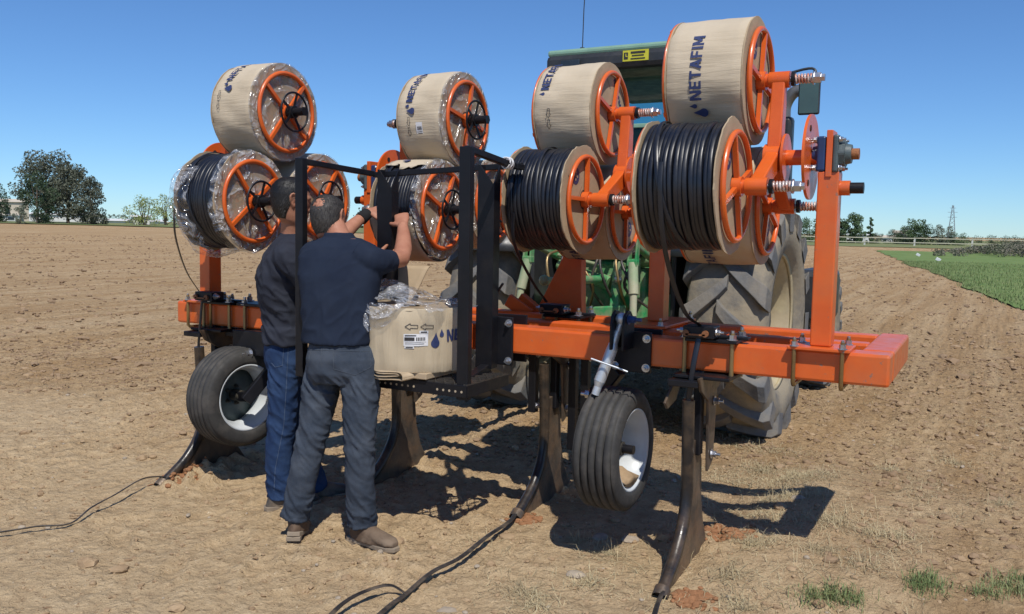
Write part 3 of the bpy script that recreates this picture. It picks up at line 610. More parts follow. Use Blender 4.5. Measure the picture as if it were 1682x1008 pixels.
# posts of the turnstiles
def base_plate(x, y0, y1, z, mt='orange_frame'):
    mb = MB().box((x, (y0+y1)/2, z+.007), (.26, y1-y0+.07, .014)); o = mb.build('base_plate', mt, imp, bevel=.003)
    for sx in (-.10, .10):
        ub = MB(); yy0, yy1 = y0-.022, y1+.022; zb = z-(BZ1-BZ0)-.02
        ub.tube([(x+sx, yy0, z+.045), (x+sx, yy0, zb+.015), (x+sx, yy0+.012, zb), (x+sx, yy1-.012, zb), (x+sx, yy1, zb+.015), (x+sx, yy1, z+.045)], .0095, 10)
        ub.build('u_bolt', 'brass_zinc', imp)
        for yy in (yy0, yy1): MB().bolt((x+sx, yy, z+.014), (0,0,1), .014, .018).build('nut', 'zinc', imp)
def post(x, yc, beam_y0, beam_y1, sgn, zc, top=True):
    """sgn +1: carousel lies on the -X side"""
    mb = MB().box((x, yc, (BZ1+.015+zc-.075)/2), (.088, .100, zc-.09-BZ1))
    o = mb.build('post', 'orange_frame', imp, bevel=.006)
    base_plate(x, beam_y0, beam_y1, BZ1)
    MB().box((x, yc, zc), (.026, .115, .20)).build('bearing_plate', 'orange_frame', imp, bevel=.003)
    # flange bearing outside, blue housing inside
    b = MB().box((x-sgn*.034, yc, zc), (.036, .11, .15)).cyl((x-sgn*.013, yc, zc), (x-sgn*.075, yc, zc), .045, .036); b.build('bearing_housing', 'blue_steel', imp, bevel=.008)
    b = MB().box((x+sgn*.026, yc, zc), (.024, .12, .16)).cyl((x+sgn*.036, yc, zc), (x+sgn*.085, yc, zc), .050, .040); b.cyl((x+sgn*.036, yc, zc), (x+sgn*.062, yc, zc), .060, n=8, smooth=False); b.build('bearing_housing', 'grey_cast', imp, bevel=.008)
    MB().cyl((x+sgn*.08, yc, zc), (x+sgn*.115, yc, zc), .024).build('shaft_end', 'rust', imp)
    for dy in (-.045, .045):
        for dz in (-.06, .06):
            for p, ax in (((x+sgn*.038, yc+dy, zc+dz), (sgn,0,0)), ((x-sgn*.052, yc+dy, zc+dz), (-sgn,0,0))): MB().bolt(p, ax, .011, .012).build('bolt', 'zinc', imp)
    # index pin below
    MB().cyl((x+sgn*.037, yc, zc-.145), (x+sgn*.085, yc, zc-.145), .032).build('pin_sleeve', 'orange_frame', imp)
    MB().cyl((x+sgn*.085, yc, zc-.145), (x+sgn*.140, yc, zc-.145), .024).build('index_pin', 'black_paint', imp, bevel=.004)
post(-.632, 4.088, BY0, BY1, 1, 1.925)
post(-1.585, 4.66, 4.43, 4.905, 1, 1.90)
post(-4.375, 4.088, BY0, BY1, -1, 1.91)
post(-3.52, 4.66, 4.43, 4.905, -1, 1.89)

# turnstiles with three arms
def spring_axle(c, sgn, L, par):
    """pin, coil spring and nuts projecting outward (+sgn x) from arm tip c"""
    mb = MB().cyl((c[0], c[1], c[2]), (c[0]+sgn*L, c[1], c[2]), .011, n=12); 
    ax = mb.build('spring_axle', 'zinc', par)
    s_ = c[0]+sgn*.035; e_ = c[0]+sgn*(L-.045); n = 6 if sgn > 0 else 3; pts = []
    for i in range(n*12+1):
        t = i/(n*12); a = 2*PI*n*t; pts.append((s_+(e_-s_)*t, c[1]+.018*math.cos(a), c[2]+.018*math.sin(a)))
    MB().tube(pts, .0052, 7).build('coil_spring', 'spring_paint', ax)
    mb = MB().cyl((e_, c[1], c[2]), (e_+sgn*.006, c[1], c[2]), .030); mb.cyl((e_+sgn*.006, c[1], c[2]), (e_+sgn*.034, c[1], c[2]), .024, n=6, smooth=False); mb.cyl((e_+sgn*.034, c[1], c[2]), (e_+sgn*.05, c[1], c[2]), .016, n=6, smooth=False)
    mb.build('nut', 'zinc', ax)
    MB().cyl((c[0]+sgn*.022, c[1], c[2]), (c[0]+sgn*.037, c[1], c[2]), .031).build('washer', 'black_paint', ax)
mat('hole_light', (.42,.34,.24), rough=1)
mat('spring_paint', (.62,.56,.53), (.50,.22,.15), rough=.4, nscale=40, metal=.2, nlo=.45, nhi=.55)
CARS = []
def carousel(xs, yc, zc, rad, dl, sgn, xdisc, xpost, lab):
    sh = MB().cyl((xs, yc, zc), (xpost-sgn*.02, yc, zc), .034).build('turnstile_shaft', 'orange', imp)
    hub = MB().cyl((xs-.042, yc, zc), (xs+.042, yc, zc), .062); hub.cyl((xs+sgn*.043, yc, zc), (xs+sgn*.053, yc, zc), .105, n=40); hub.build('hub_plate', 'orange', sh, bevel=.002)
    d = MB().cyl((xdisc-.006, yc, zc), (xdisc+.006, yc, zc), .185, n=56); d.build('index_disc', 'orange', sh, bevel=.002)
    for q in range(3):
        a = q*2*PI/3+.5; p = (xdisc-.0068-.0002*0, yc-.135*math.sin(a), zc+.135*math.cos(a))
        MB().cyl((xdisc-.0085, p[1], p[2]), (xdisc+.0085, p[1], p[2]), .014, n=16).build('index_hole', 'hole_dark', sh)
    tips = []
    for k, a0 in enumerate((0, 120, -120)):
        a = R(a0+dl); dy, dz = -math.sin(a), math.cos(a); tip = (xs, yc+dy*rad, zc+dz*rad)
        mb = MB().bar((xs, yc+dy*.03, zc+dz*.03), (xs, yc+dy*(rad-.02), zc+dz*(rad-.02)), .062, .082, up=(1,0,0), w2=.062, h2=.062) if False else MB().bar((xs, yc+dy*.03, zc+dz*.03), tip, .088, .060, up=(1,0,0), w2=.062, h2=.058)
        arm = mb.build('arm', 'orange', sh, bevel=.006)
        MB().cyl((xs-sgn*.045, tip[1], tip[2]), (xs+sgn*.045, tip[1], tip[2]), .037).build('arm_sleeve', 'orange', arm if False else sh, bevel=.004)
        tips.append(tip)
    return sh, tips
mat('hole_dark', (.02,.015,.015), rough=.9)
C4, T4 = carousel(-.872, 4.09, 1.915, .350, -6, 1, -.718, -.632, 'r')
C3, T3 = carousel(-1.82, 4.69, 1.885, .345, -5, 1, -1.665, -1.585, 'r')
C2, T2 = carousel(-3.275, 4.69, 1.880, .345, 5, -1, -3.385, -3.52, 'l')
C1, T1 = carousel(-4.165, 4.09, 1.895, .345, 3, -1, -4.265, -4.375, 'l')
for (sh, tips, sgn) in ((C4, T4, 1), (C3, T3, 1), (C2, T2, -1), (C1, T1, -1)):
    for tp in tips: spring_axle((tp[0]+sgn*.03, tp[1], tp[2]), sgn, .158 if sgn > 0 else .10, imp)

# shanks
def bolts(lst, name, mt, par):
    for (p, ax, r, h) in lst: MB().bolt(p, ax, r, h).build(name, mt, par)
def shank(X, Y, seg):
    """subsoiler leg: Y = the near face of the beam it hangs on"""
    dY = Y-BY0; o = []
    def y(v): return v+dY
    tubep = bez([(X, y(3.905), .815), (X, y(3.915), .66), (X, y(3.925), .50), (X, y(3.925), .36), (X, y(3.885), .24), (X, y(3.79), .13), (X, y(3.66), .045), (X, y(3.60), .012)], 6)
    leg = MB(); leg.tube(tubep, .030, 14, flat=(.95, 1.05)); sh = leg.build('shank', 'black_shank', imp)
    # blade
    bl = MB().prism([(y(3.90), .60), (y(4.05), .62), (y(4.12), .50), (y(4.14), .30), (y(4.19), .16), (y(4.34), -.06), (y(3.70), -.10), (y(3.62), -.03), (y(3.74), .07), (y(3.86), .19), (y(3.90), .32)], X, 'YZ', .022)
    bl.build('blade', 'worn_steel', sh, bevel=.004)
    # open pipe mouth
    MB().cyl((X, y(3.625), .030), (X, y(3.585), .004), .036, n=20, cap=False).cyl((X, y(3.62), .026), (X, y(3.60), .012), .026, n=16).build('tube_outlet', 'worn_steel', sh)
    # square leg and angle bracket up to the beam
    MB().box((X+.012, y(4.03), .74), (.040, .052, .40)).build('leg_post', 'black_paint', sh, bevel=.006)
    MB().prism([(y(3.86), .925), (y(4.30), .925), (y(4.30), .875), (y(4.16), .84), (y(4.13), .50), (y(4.05), .46), (y(4.02), .80), (y(3.90), .86)], X+.055, 'YZ', .014).build('side_plate', 'worn_steel', sh, bevel=.003)
    MB().box((X-.02, y(3.93), .895), (.14, .13, .03)).build('tube_bracket', 'black_paint', sh, bevel=.004)
    MB().box((X+.05, y(4.08), .922), (.26, .34, .016)).build('clamp_plate', 'black_paint', sh, bevel=.004)
    MB().box((X+.07, y(4.085), BZ1+.009), (.24, .22, .016)).build('clamp_plate', 'black_paint', sh, bevel=.004)
    MB().box((X+.12, y(4.05), BZ1+.0245), (.22, .05, .013)).build('strap_bar', 'black_paint', sh, bevel=.003)
    for sx in (-.055, .165):
        for yy in (y(BY0)-.018, y(BY1)+.018): MB().tube([(X+sx, yy, BZ1+.05), (X+sx, yy, .905)], .011, 10).build('clamp_bolt', 'brass_zinc', sh)
        for yy in (BY0-.018, BY1+.018): MB().bolt((X+sx, y(yy), BZ1+.018), (0,0,1), .018, .02).build('nut', 'zinc', sh)
    # guide block on top of the beam
    g = MB().box((X+.03, y(3.965), BZ1+.052), (.145, .10, .055)); g.build('guide_block', 'black_paint', sh, bevel=.004)
    MB().cyl((X-.025, y(3.912), BZ1+.048), (X-.025, y(3.900), BZ1+.048), .015).cyl((X+.065, y(3.912), BZ1+.048), (X+.065, y(3.900), BZ1+.048), .015).bar((X-.025, y(3.903), BZ1+.042), (X+.065, y(3.903), BZ1+.042), .006, .008).build('roller_pin', 'rust', sh)
    bolts((((X+.105, y(3.94), BZ1+.055), (1,0,0), .013, .016), ((X-.045, y(3.95), BZ1+.055), (-1,0,0), .013, .016)), 'nut', 'zinc', sh)
    for p in ((X+.066, y(4.10), .79), (X+.066, y(4.08), .54)): MB().bolt(p, (1,0,0), .016, .02).build('bolt', 'zinc', sh)
    return sh
shank(-1.17, BY0, 0); shank(-4.285, BY0, 0); shank(-2.20, 4.62, 0); shank(-3.24, 4.62, 0)

# gauge wheels
def gauge_wheel(cx, cy, cz, dish, r=.298, w=.215, yaw=0):
    hw = w/2
    prof = [(-hw+.012,.196),(-hw+.001,.206),(-hw-.004,.225),(-hw-.003,.250),(-hw+.002,.270),(-hw+.012,.284)]
    xs = np.linspace(-hw+.014, hw-.014, 6)
    for i, x in enumerate(xs[:-1]):
        x2 = xs[i+1]; rr = r-.008*(abs((x+x2)/2)/hw)**2
        prof += [(x+.004, rr-.018), (x+.0065, rr), (x2-.0065, rr), (x2-.004, rr-.018)]
    prof += [(hw-.012,.284),(hw-.002,.270),(hw+.003,.250),(hw+.004,.225),(hw-.001,.206),(hw-.012,.196)]
    ax = MB().cyl((cx-.10, cy, cz), (cx+.10, cy, cz), .022); wh = ax.build('gauge_wheel', 'black_paint', imp); RZ = Matrix.Rotation(yaw, 3, 'Z'); cc = Vector((cx, cy, cz))
    def ro(m_):
        m_.v = [RZ @ (v-cc)+cc for v in m_.v]; return m_
    ro(MB().revolve(prof, (cx, cy, cz), 'X', 72)).build('tyre', 'rubber', wh).modifiers.new('normals', 'WEIGHTED_NORMAL')
    s = dish   # side to which the dish opens
    rp = [(-hw+.014,.203),(-hw+.003,.202),(-hw+.008,.190),(-hw+.045,.172),(0,.158),(hw-.045,.172),(hw-.008,.190),(hw-.003,.202),(hw-.014,.203)]
    rim = MB().revolve(rp, (cx, cy, cz), 'X', 64); dsc = MB().revolve([(-s*.075,.176),(-s*.072,.12),(-s*.05,.07),(-s*.05,.03)], (cx, cy, cz), 'X', 48)
    rm = ro(rim).build('rim', 'rim_white', wh); so_ = rm.modifiers.new('thickness', 'SOLIDIFY'); so_.thickness = .004
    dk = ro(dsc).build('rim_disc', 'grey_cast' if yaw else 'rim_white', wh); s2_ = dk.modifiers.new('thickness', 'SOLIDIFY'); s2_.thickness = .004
    hb = MB().cyl((cx-s*.05, cy, cz), (cx+s*.045, cy, cz), .034).cyl((cx+s*.045, cy, cz), (cx+s*.055, cy, cz), .02, n=6, smooth=False)
    for q in range(5):
        a = q*2*PI/5; hb.bolt((cx-s*.048, cy+.055*math.cos(a), cz+.055*math.sin(a)), (s,0,0), .010, .014)
    ro(hb).build('hub', 'dark_mech', wh)
    return wh
gw2 = gauge_wheel(-1.560, 4.00, .525, 1)
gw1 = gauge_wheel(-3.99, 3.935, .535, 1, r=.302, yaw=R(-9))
# soil caught in the right wheel's rim
mb = MB(); n = 14
for i in range(n+1):
    a = -PI/2-.55+1.1*i/n
    for j, (x, rr) in enumerate(((-1.60,.168),(-1.52,.170),(-1.465,.182),(-1.460,.175-.045*math.sin(PI*i/n)),(-1.52,.15-.06*math.sin(PI*i/n)),(-1.60,.155-.06*math.sin(PI*i/n)))):
        mb.v.append(Vector((x, 4.0+rr*math.cos(a), .525+rr*math.sin(a)+.004*random.random())))
for i in range(n):
    for j in range(6): mb.f.append((i*6+j, i*6+(j+1) % 6, (i+1)*6+(j+1) % 6, (i+1)*6+j)); mb.sm.append(True)
tag(mb.build('trapped_soil', 'clod'), 'heap of brown soil lying inside the white rim of the right gauge wheel', 'soil', kind='stuff')
# wheel carriers: arm, bracket on the beam, turnbuckle
def carrier(cx, cy, cz, bx, s):
    """trailing arm on side s of the wheel, clamped to the beam at bx"""
    MB().bar((cx-s*.02, cy, cz), (cx+s*.16, cy, cz), .05, .05).build('wheel_axle', 'black_paint', imp, bevel=.006)
    MB().bar((cx+s*.15, cy-.03, cz), (cx+s*.17, cy+.16, cz+.24), .05, .075).build('trailing_arm', 'black_paint', imp, bevel=.006)
    MB().bar((cx+s*.17, cy+.16, cz+.20), (bx, BY1-.02, BZ0-.05), .06, .07).build('trailing_arm', 'black_paint', imp, bevel=.006)
    MB().bolt((cx+s*.19, cy+.14, cz+.22), (s,0,0), .022, .025).build('bolt', 'zinc', imp)
def beam_clamp(bx, w=.15, z0=.86, z1=1.14):
    for yy in (BY0-.009, BY1+.009): MB().box((bx, yy, (z0+z1)/2), (w, .016, z1-z0)).build('clamp_plate', 'black_paint', imp, bevel=.004)
    for sx in (-1, 1):
        for z in (z0+.025, z1-.03): MB().bolt((bx+sx*(w/2-.022), BY0-.017, z), (0,-1,0), .014, .016).build('bolt', 'zinc', imp)
beam_clamp(-1.49, .20, .905, 1.10); carrier(-1.56, 4.0, .525, -1.60, -1)
# lugs for the turnbuckle
for lx in (-1.515-.030, -1.515+.030):
    MB().prism([(3.87,1.02),(4.01,1.02),(4.01,1.155),(3.96,1.20),(3.92,1.205),(3.885,1.185),(3.87,1.14)], lx, 'YZ', .012).build('lug', 'black_paint', imp, bevel=.003)
MB().bolt((-1.515+.036, 3.93, 1.165), (1,0,0), .018, .03).build('lug_pin', 'blue_steel', imp)
tb = MB().ball((-1.515, 3.93, 1.165), .030, 8).cyl((-1.515, 3.93, 1.15), (-1.53, 3.925, 1.10), .016)
tb.cyl((-1.532, 3.925, 1.105), (-1.546, 3.915, 1.05), .020).cyl((-1.546, 3.915, 1.05), (-1.552, 3.912, 1.02), .020, .027)
tb.cyl((-1.552, 3.912, 1.02), (-1.60, 3.885, .865), .027).cyl((-1.60, 3.885, .865), (-1.606, 3.882, .84), .027, .019).cyl((-1.606, 3.882, .84), (-1.617, 3.876, .80), .019)
tb.build('turnbuckle', 'galvanised', imp)
MB().tube([(-1.630, 3.845, .975), (-1.50, 3.86, .940), (-1.455, 3.87, .925)], .0045, 8).build('turnbuckle_handle', 'galvanised', imp)
# left wheel carrier: black box below the beam and arm into the hub
MB().box((-3.90, 4.03, .86), (.30, .16, .15)).build('wheel_bracket', 'black_paint', imp, bevel=.006)
MB().box((-3.97, BY0-.02, .90), (.34, .03, .03)).build('wheel_bracket', 'black_paint', imp, bevel=.004)
MB().bar((-3.99, 3.935, .535), (-3.83, 3.875, .55), .045, .055).build('wheel_axle', 'black_paint', imp, bevel=.006)
MB().bar((-3.85, 3.86, .53), (-3.72, 4.02, .78), .06, .07).build('trailing_arm', 'black_paint', imp, bevel=.006)
bolts((((-3.90, 3.94, .80), (0,-1,0), .022, .03), ((-3.755, 3.98, .70), (1,0,0), .022, .03)), 'bolt', 'zinc', imp)
for x_ in (-3.99, -3.74):
    MB().tube([(x_, BY0-.018, BZ1+.04), (x_, BY0-.018, .925)], .011, 10).build('clamp_bolt', 'brass_zinc', imp)
    MB().bolt((x_, BY0-.018, BZ1+.01), (0,0,1), .018, .022).build('nut', 'zinc', imp)
MB().box((-3.86, 4.06, BZ1+.012), (.36, .17, .018)).build('clamp_plate', 'black_paint', imp, bevel=.004)
# cutting knife hung below beam beside right shank
MB().prism([(3.86,.80),(4.02,.90),(4.10,.88),(4.02,.79),(3.90,.765)], -1.27, 'YZ', .012).build('knife', 'worn_steel', imp, bevel=.003)
for q, (x_, y_, z0, z1) in enumerate(((-2.09,4.68,.30,.93),(-2.29,4.56,.52,.93),(-1.98,4.60,.50,.93))):
    MB().box((x_, y_, (z0+z1)/2), (.045, .05, z1-z0)).build('bracket_bar', 'black_paint', imp, bevel=.004)
    bolts((((x_+.024, y_, z0+.04), (1,0,0), .015, .02), ((x_+.024, y_, .86), (1,0,0), .015, .02)), 'bolt', 'zinc', imp)

# platform
PX0, PX1, PY0, PY1, PZ = -3.04, -2.135, 3.55, 3.96, .838
plat = MB(); t = .006
for (a, b) in (((PX0, PY0), (PX1, PY0)), ((PX1, PY0), (PX1, PY1)), ((PX1, PY1), (PX0, PY1)), ((PX0, PY1), (PX0, PY0))):
    plat.bar((a[0], a[1], PZ-.03), (b[0], b[1], PZ-.03), .008, .058)
pl = plat.build('platform', 'black_paint', imp, bevel=.002)
gr = MB(); nxg, nyg = 17, 11
dx_, dy_ = (PX1-PX0)/nxg, (PY1-PY0)/nyg
for i in range(nxg+1):
    pts = []
    for j in range(nyg+1):
        off = (.5 if j % 2 else 0)*dx_*.9; pts.append((min(PX1, max(PX0, PX0+i*dx_+(off if i % 1 == 0 else -off)-.2*dx_)), PY0+j*dy_, PZ))
    for p, q in zip(pts, pts[1:]): gr.bar(p, q, .0060, .010)
    pts = [(min(PX1, max(PX0, PX0+i*dx_-((.5 if j % 2 else 0)*dx_*.9)+.75*dx_)), PY0+j*dy_, PZ) for j in range(nyg+1)]
    for p, q in zip(pts, pts[1:]): gr.bar(p, q, .0060, .010)
gr.build('grating', 'grating_steel', pl)
hl = MB()
for i in range(26):
    x_ = PX0+.03+i*.034
    if 17 < i < 21: continue
    hl.cyl((x_, PY0-.0045, PZ-.032), (x_, PY0-.0052, PZ-.032), .006, n=10)
hl.build('hole_row', 'hole_light', pl)
MB().bar((PX0, PY0+.2, PZ-.045), (PX1, PY0+.2, PZ-.045), .04, .03).build('cross_member', 'black_paint', pl, bevel=.003)
# rails and posts
def sq(a, b, w, name='rail', h=None, up=(0,0,1)): return MB().bar(a, b, w, h or w, up).build(name, 'black_paint', pl, bevel=.004)
sq((-2.165, 3.575, .765), (-2.165, 3.575, 1.955), .062, 'guard_post', .04, (0,1,0))
sq((-3.10, 3.50, .80), (-3.10, 3.50, 1.915), .050, 'guard_post', .04, (0,1,0))
sq((-2.165, 3.575, 1.945), (-2.155, 4.02, 1.895), .032)
sq((-2.155, 4.11, 1.895), (-2.150, 4.02, 1.895), .030)
sq((-3.10, 3.50, 1.90), (-3.02, 4.00, 1.865), .030)
sq((-3.02, 4.00, 1.86), (-2.15, 4.10, 1.905), .030)
for x_, z1 in ((-2.268, 1.90), (-2.90, 1.885)):
    mb = MB(); w_ = .044; y0_, y1_ = 3.935, 3.998
    for sx in (-w_, w_):
        mb.add([(x_+sx-.004, y0_, .86), (x_+sx-.004, y1_, .86), (x_+sx-.004, y1_, z1), (x_+sx-.004, y0_, z1-.10 if sx > 0 else z1), (x_+sx+.004, y0_, .86), (x_+sx+.004, y1_, .86), (x_+sx+.004, y1_, z1), (x_+sx+.004, y0_, z1-.10 if sx > 0 else z1)],
               [(0,1,2,3),(4,7,6,5),(0,4,5,1),(1,5,6,2),(2,6,7,3),(3,7,4,0)])
    mb.add([(x_-w_+.004, y0_, .86), (x_+w_-.004, y0_, .86), (x_+w_-.004, y0_, z1-.10), (x_-w_+.004, y0_, z1), (x_-w_+.004, y0_+.008, .86), (x_+w_-.004, y0_+.008, .86), (x_+w_-.004, y0_+.008, z1-.10), (x_-w_+.004, y0_+.008, z1)],
           [(0,1,2,3),(4,7,6,5),(0,4,5,1),(1,5,6,2),(2,6,7,3),(3,7,4,0)])
    mb.build('channel_post', 'black_paint', pl)
for x_ in (-2.235, -2.93): beam_clamp(x_, .20, .875, 1.125)
sq((-2.26, 3.96, .86), (-2.26, 3.70, .80), .05, 'support_bracket'); sq((-2.90, 3.96, .86), (-2.90, 3.70, .80), .05, 'support_bracket')
sq((-2.19, 3.99, 1.30), (-2.36, 4.02, 1.08), .012, 'brace_rod')
# white twine on the rail end
mb = MB()
for k in range(5):
    a = k*1.1; pts = [(-2.155+.026*math.cos(t_+a), 3.93+.010*k+.006*math.sin(2*t_), 1.905+.028*math.sin(t_+a)) for t_ in np.linspace(0, 6, 14)]
    mb.tube(pts, .0035, 5)
tag(mb.build('twine_knot', 'paper'), 'white twine knotted round the black rail end beside the posts', 'twine')

# ------------------------------------------------------------------ printed lettering
LET = {'N': (.82, [[(0,0),(.22,0),(.22,1),(0,1)],[(.60,0),(.82,0),(.82,1),(.60,1)],[(0,1),(.26,1),(.82,0),(.56,0)]]),
 'E': (.66, [[(0,0),(.22,0),(.22,1),(0,1)],[(.22,0),(.64,0),(.64,.2),(.22,.2)],[(.22,.4),(.60,.4),(.60,.6),(.22,.6)],[(.22,.8),(.64,.8),(.64,1),(.22,1)]]),
 'F': (.68, [[(0,0),(.22,0),(.22,1),(0,1)],[(.22,.38),(.58,.38),(.58,.58),(.22,.58)],[(.22,.8),(.62,.8),(.62,1),(.22,1)]]),
 'T': (.72, [[(0,.8),(.72,.8),(.72,1),(0,1)],[(.25,0),(.47,0),(.47,.8),(.25,.8)]]),
 'A': (.84, [[(0,0),(.23,0),(.53,1),(.31,1)],[(.61,0),(.84,0),(.53,1),(.31,1)],[(.2,.2),(.64,.2),(.58,.37),(.26,.37)]]),
 'I': (.22, [[(0,0),(.22,0),(.22,1),(0,1)]]),
 'M': (1.0, [[(0,0),(.22,0),(.22,1),(0,1)],[(.78,0),(1,0),(1,1),(.78,1)],[(0,1),(.27,1),(.60,.18),(.40,.18)],[(.73,1),(1,1),(.60,.18),(.40,.18)]]),
 ' ': (.4, [])}
def word(w, h, gap=.13):
    out = []; x = 0
    for ch in w:
        wd, ps = LET[ch]; out += [[((x+a)*h, b*h) for a, b in p] for p in ps]; x += wd+gap
    return out, x*h
def drop(cx, cy, h):
    """water drop, tip up"""
    r = h*.30; p = [(cx+r*math.sin(a), cy+r-r*math.cos(a)) for a in np.linspace(-2.35, 2.35, 18)]; return p+[(cx+h*.02, cy+h)]
def logo(h, txt='NETAFIM'):
    ps, w = word(txt, h); ps = [[(a+h*1.25, b) for a, b in p] for p in ps]
    return [drop(.16*h, -.50*h, 1.30*h), drop(.76*h, .42*h, .66*h)]+ps
def arrow(x, y, L, w, t=.003):
    """outlined arrow pointing to -x direction along u"""
    hw = w/2; hd = L*.42
    pts = [(x, y), (x+hd, y+hw), (x+hd, y+hw*.5), (x+L, y+hw*.5), (x+L, y-hw*.5), (x+hd, y-hw*.5), (x+hd, y-hw), (x, y)]
    out = []
    for a, b in zip(pts, pts[1:]):
        dx, dy = b[0]-a[0], b[1]-a[1]; l = math.hypot(dx, dy); nx_, ny_ = -dy/l*t/2, dx/l*t/2
        out.append([(a[0]+nx_, a[1]+ny_), (b[0]+nx_, b[1]+ny_), (b[0]-nx_, b[1]-ny_), (a[0]-nx_, a[1]-ny_)])
    return out
def clipu(poly, lo, hi):
    def cl(ps, k, keep):
        o = []
        for i in range(len(ps)):
            a, b = ps[i], ps[(i+1) % len(ps)]; ia, ib = keep(a[0]), keep(b[0])
            if ia: o.append(a)
            if ia != ib: t = (k-a[0])/(b[0]-a[0]); o.append((k, a[1]+t*(b[1]-a[1])))
        return o
    p = cl(poly, lo, lambda u: u >= lo)
    return cl(p, hi, lambda u: u <= hi) if len(p) > 2 else []
def decal(mb, polys, fn, du=.02, lift=.0009, step=.00012):
    for i, p in enumerate(polys):
        us = [a for a, b in p]; k0 = math.floor(min(us)/du); k1 = math.ceil(max(us)/du)
        for k in range(k0, k1):
            q = clipu(p, k*du, (k+1)*du)
            if len(q) > 2: mb.add([fn(a, b, lift+step*(i % 9)) for a, b in q], [tuple(range(len(q)))])
def cylmap(R_, th0, x0):
    def fn(u, v, e): th = th0+u/R_; r = R_+e; return (x0-v, -r*math.cos(th), r*math.sin(th))
    return fn

# ------------------------------------------------------------------ reels
W2, RR = .165, .283
def carton_wall(seed, lump=.009):
    rs = random.Random(seed); mb = MB(); n = 96; prof = [-W2, -W2+.006, -.12, -.08, -.04, 0, .04, .08, .12, W2-.006, W2]
    ph = [rs.random()*6 for _ in range(8)]; vs = []
    for i in range(n):
        t = 2*PI*i/n
        for x in prof:
            e = .0 if abs(x) < W2-.001 else -.004
            r = RR + e + lump*(.5*math.sin(3*t+ph[0]+6*x)+.4*math.sin(7*t+ph[1]-9*x)+.25*math.sin(13*t+ph[2]+20*x))*(1-abs(x)/W2*.4)
            g = math.sin(t*9+ph[3]+4*math.sin(x*9+ph[4])); r -= .004*max(0, g-.75)*4*(1 if lump > .004 else .4)
            vs.append((x, -r*math.cos(t), r*math.sin(t)))
    k = len(prof); fs = [(i*k+q, i*k+q+1, ((i+1) % n)*k+q+1, ((i+1) % n)*k+q) for i in range(n) for q in range(k-1)]
    return mb.add(vs, fs, True)
def side_disc(x, seed, rr=RR, jag=.004, t=.006):
    rs = random.Random(seed); n = 72; ph = [rs.random()*6 for _ in range(4)]
    def r(i):
        a = 2*PI*i/n; return rr+jag*(math.sin(5*a+ph[0])*.5+math.sin(11*a+ph[1])*.4+.5*rs.uniform(-1, 1))
    ro = [r(i) for i in range(n)]; mb = MB()
    for s in (-1, 1):
        vs = [(x+s*t/2, -q*math.cos(2*PI*i/n), q*math.sin(2*PI*i/n)) for i, q in enumerate(ro)]+[(x+s*t/2, -.052*math.cos(2*PI*i/n), .052*math.sin(2*PI*i/n)) for i in range(n)]
        mb.add(vs, [(i, (i+1) % n, n+(i+1) % n, n+i) for i in range(n)])
    vs = [(x+s*t/2, -q*math.cos(2*PI*i/n), q*math.sin(2*PI*i/n)) for s in (-1, 1) for i, q in enumerate(ro)]
    return mb.add(vs, [(i, (i+1) % n, n+(i+1) % n, n+i) for i in range(n)])
def coil(seed, n=15, R0=.272, wid=None, a_off=0):
    """flat drip tube wound in rows: a bumpy profile with a few crossing strands"""
    rs = random.Random(seed); mb = MB(); w = (2*W2-.018)/n; m = 84
    for i in range(n):
        xc = -W2+.009+w*(i+.5); rr = R0-.005*rs.random(); tilt = rs.uniform(-.5, .5)*w*.5; ph = rs.random()*6
        prof = [(-w*.56, -.010), (-w*.52, .0012), (-w*.20, .0022), (w*.20, .0006), (w*.46, -.0022), (w*.53, -.012)]
        vs = []
        for q in range(m):
            t = 2*PI*q/m; dx = tilt*math.sin(t+ph)+.0016*math.sin(5*t+ph*2)+w*.35*math.cos(t+1.1); dr = .0022*math.sin(3*t+ph)
            vs += [(max(-W2+.004, min(W2-.004, xc+dx+px_)), -(rr+dr+r_)*math.cos(t), (rr+dr+r_)*math.sin(t)) for px_, r_ in prof]
        mb.add(vs, [(q*6+k, q*6+k+1, ((q+1) % m)*6+k+1, ((q+1) % m)*6+k) for q in range(m) for k in range(5)], True)
    return mb
def ring(x, R_=.226, spoke=4, a0=0, r=.0125, inner=.0):
    mb = MB().torus((x, 0, 0), 'X', R_, r, 56, 12)
    for k in range(spoke):
        a = a0+2*PI*k/spoke; mb.bar((x, 0, 0), (x, R_*math.sin(a), R_*math.cos(a)), .020, .020, up=(1,0,0))
    mb.cyl((x-.02, 0, 0), (x+.022, 0, 0), .042)
    return mb
def handwheel(x, par):
    mb = MB().torus((x+.045, 0, 0), 'X', .112, .0065, 44, 8)
    for k in range(5):
        a = 2*PI*k/5+.2; mb.bar((x+.03, 0, 0), (x+.045, .112*math.sin(a), .112*math.cos(a)), .016, .005, up=(1,0,0))
    hw = mb.build('handwheel', 'black_paint', par, local=True)
    ORG[hw.name] = Vector((0,0,0))
    MB().cyl((x, 0, 0), (x+.05, 0, 0), .036).cyl((x+.05, 0, 0), (x+.125, 0, 0), .024).cyl((x+.123, 0, 0), (x+.133, 0, 0), .028, n=6, smooth=False).build('spindle_grip', 'black_paint', hw, local=True)
def crumple(V, amp, sc, seed=0):
    out = []
    for v in V:
        p = Vector(v)*sc+Vector((seed, seed*.7, 3)); n = mnoise.noise_vector(p)+.6*mnoise.noise_vector(p*2.3)+.35*mnoise.noise_vector(p*5.1)
        out.append(Vector(v)+n*amp)
    return out
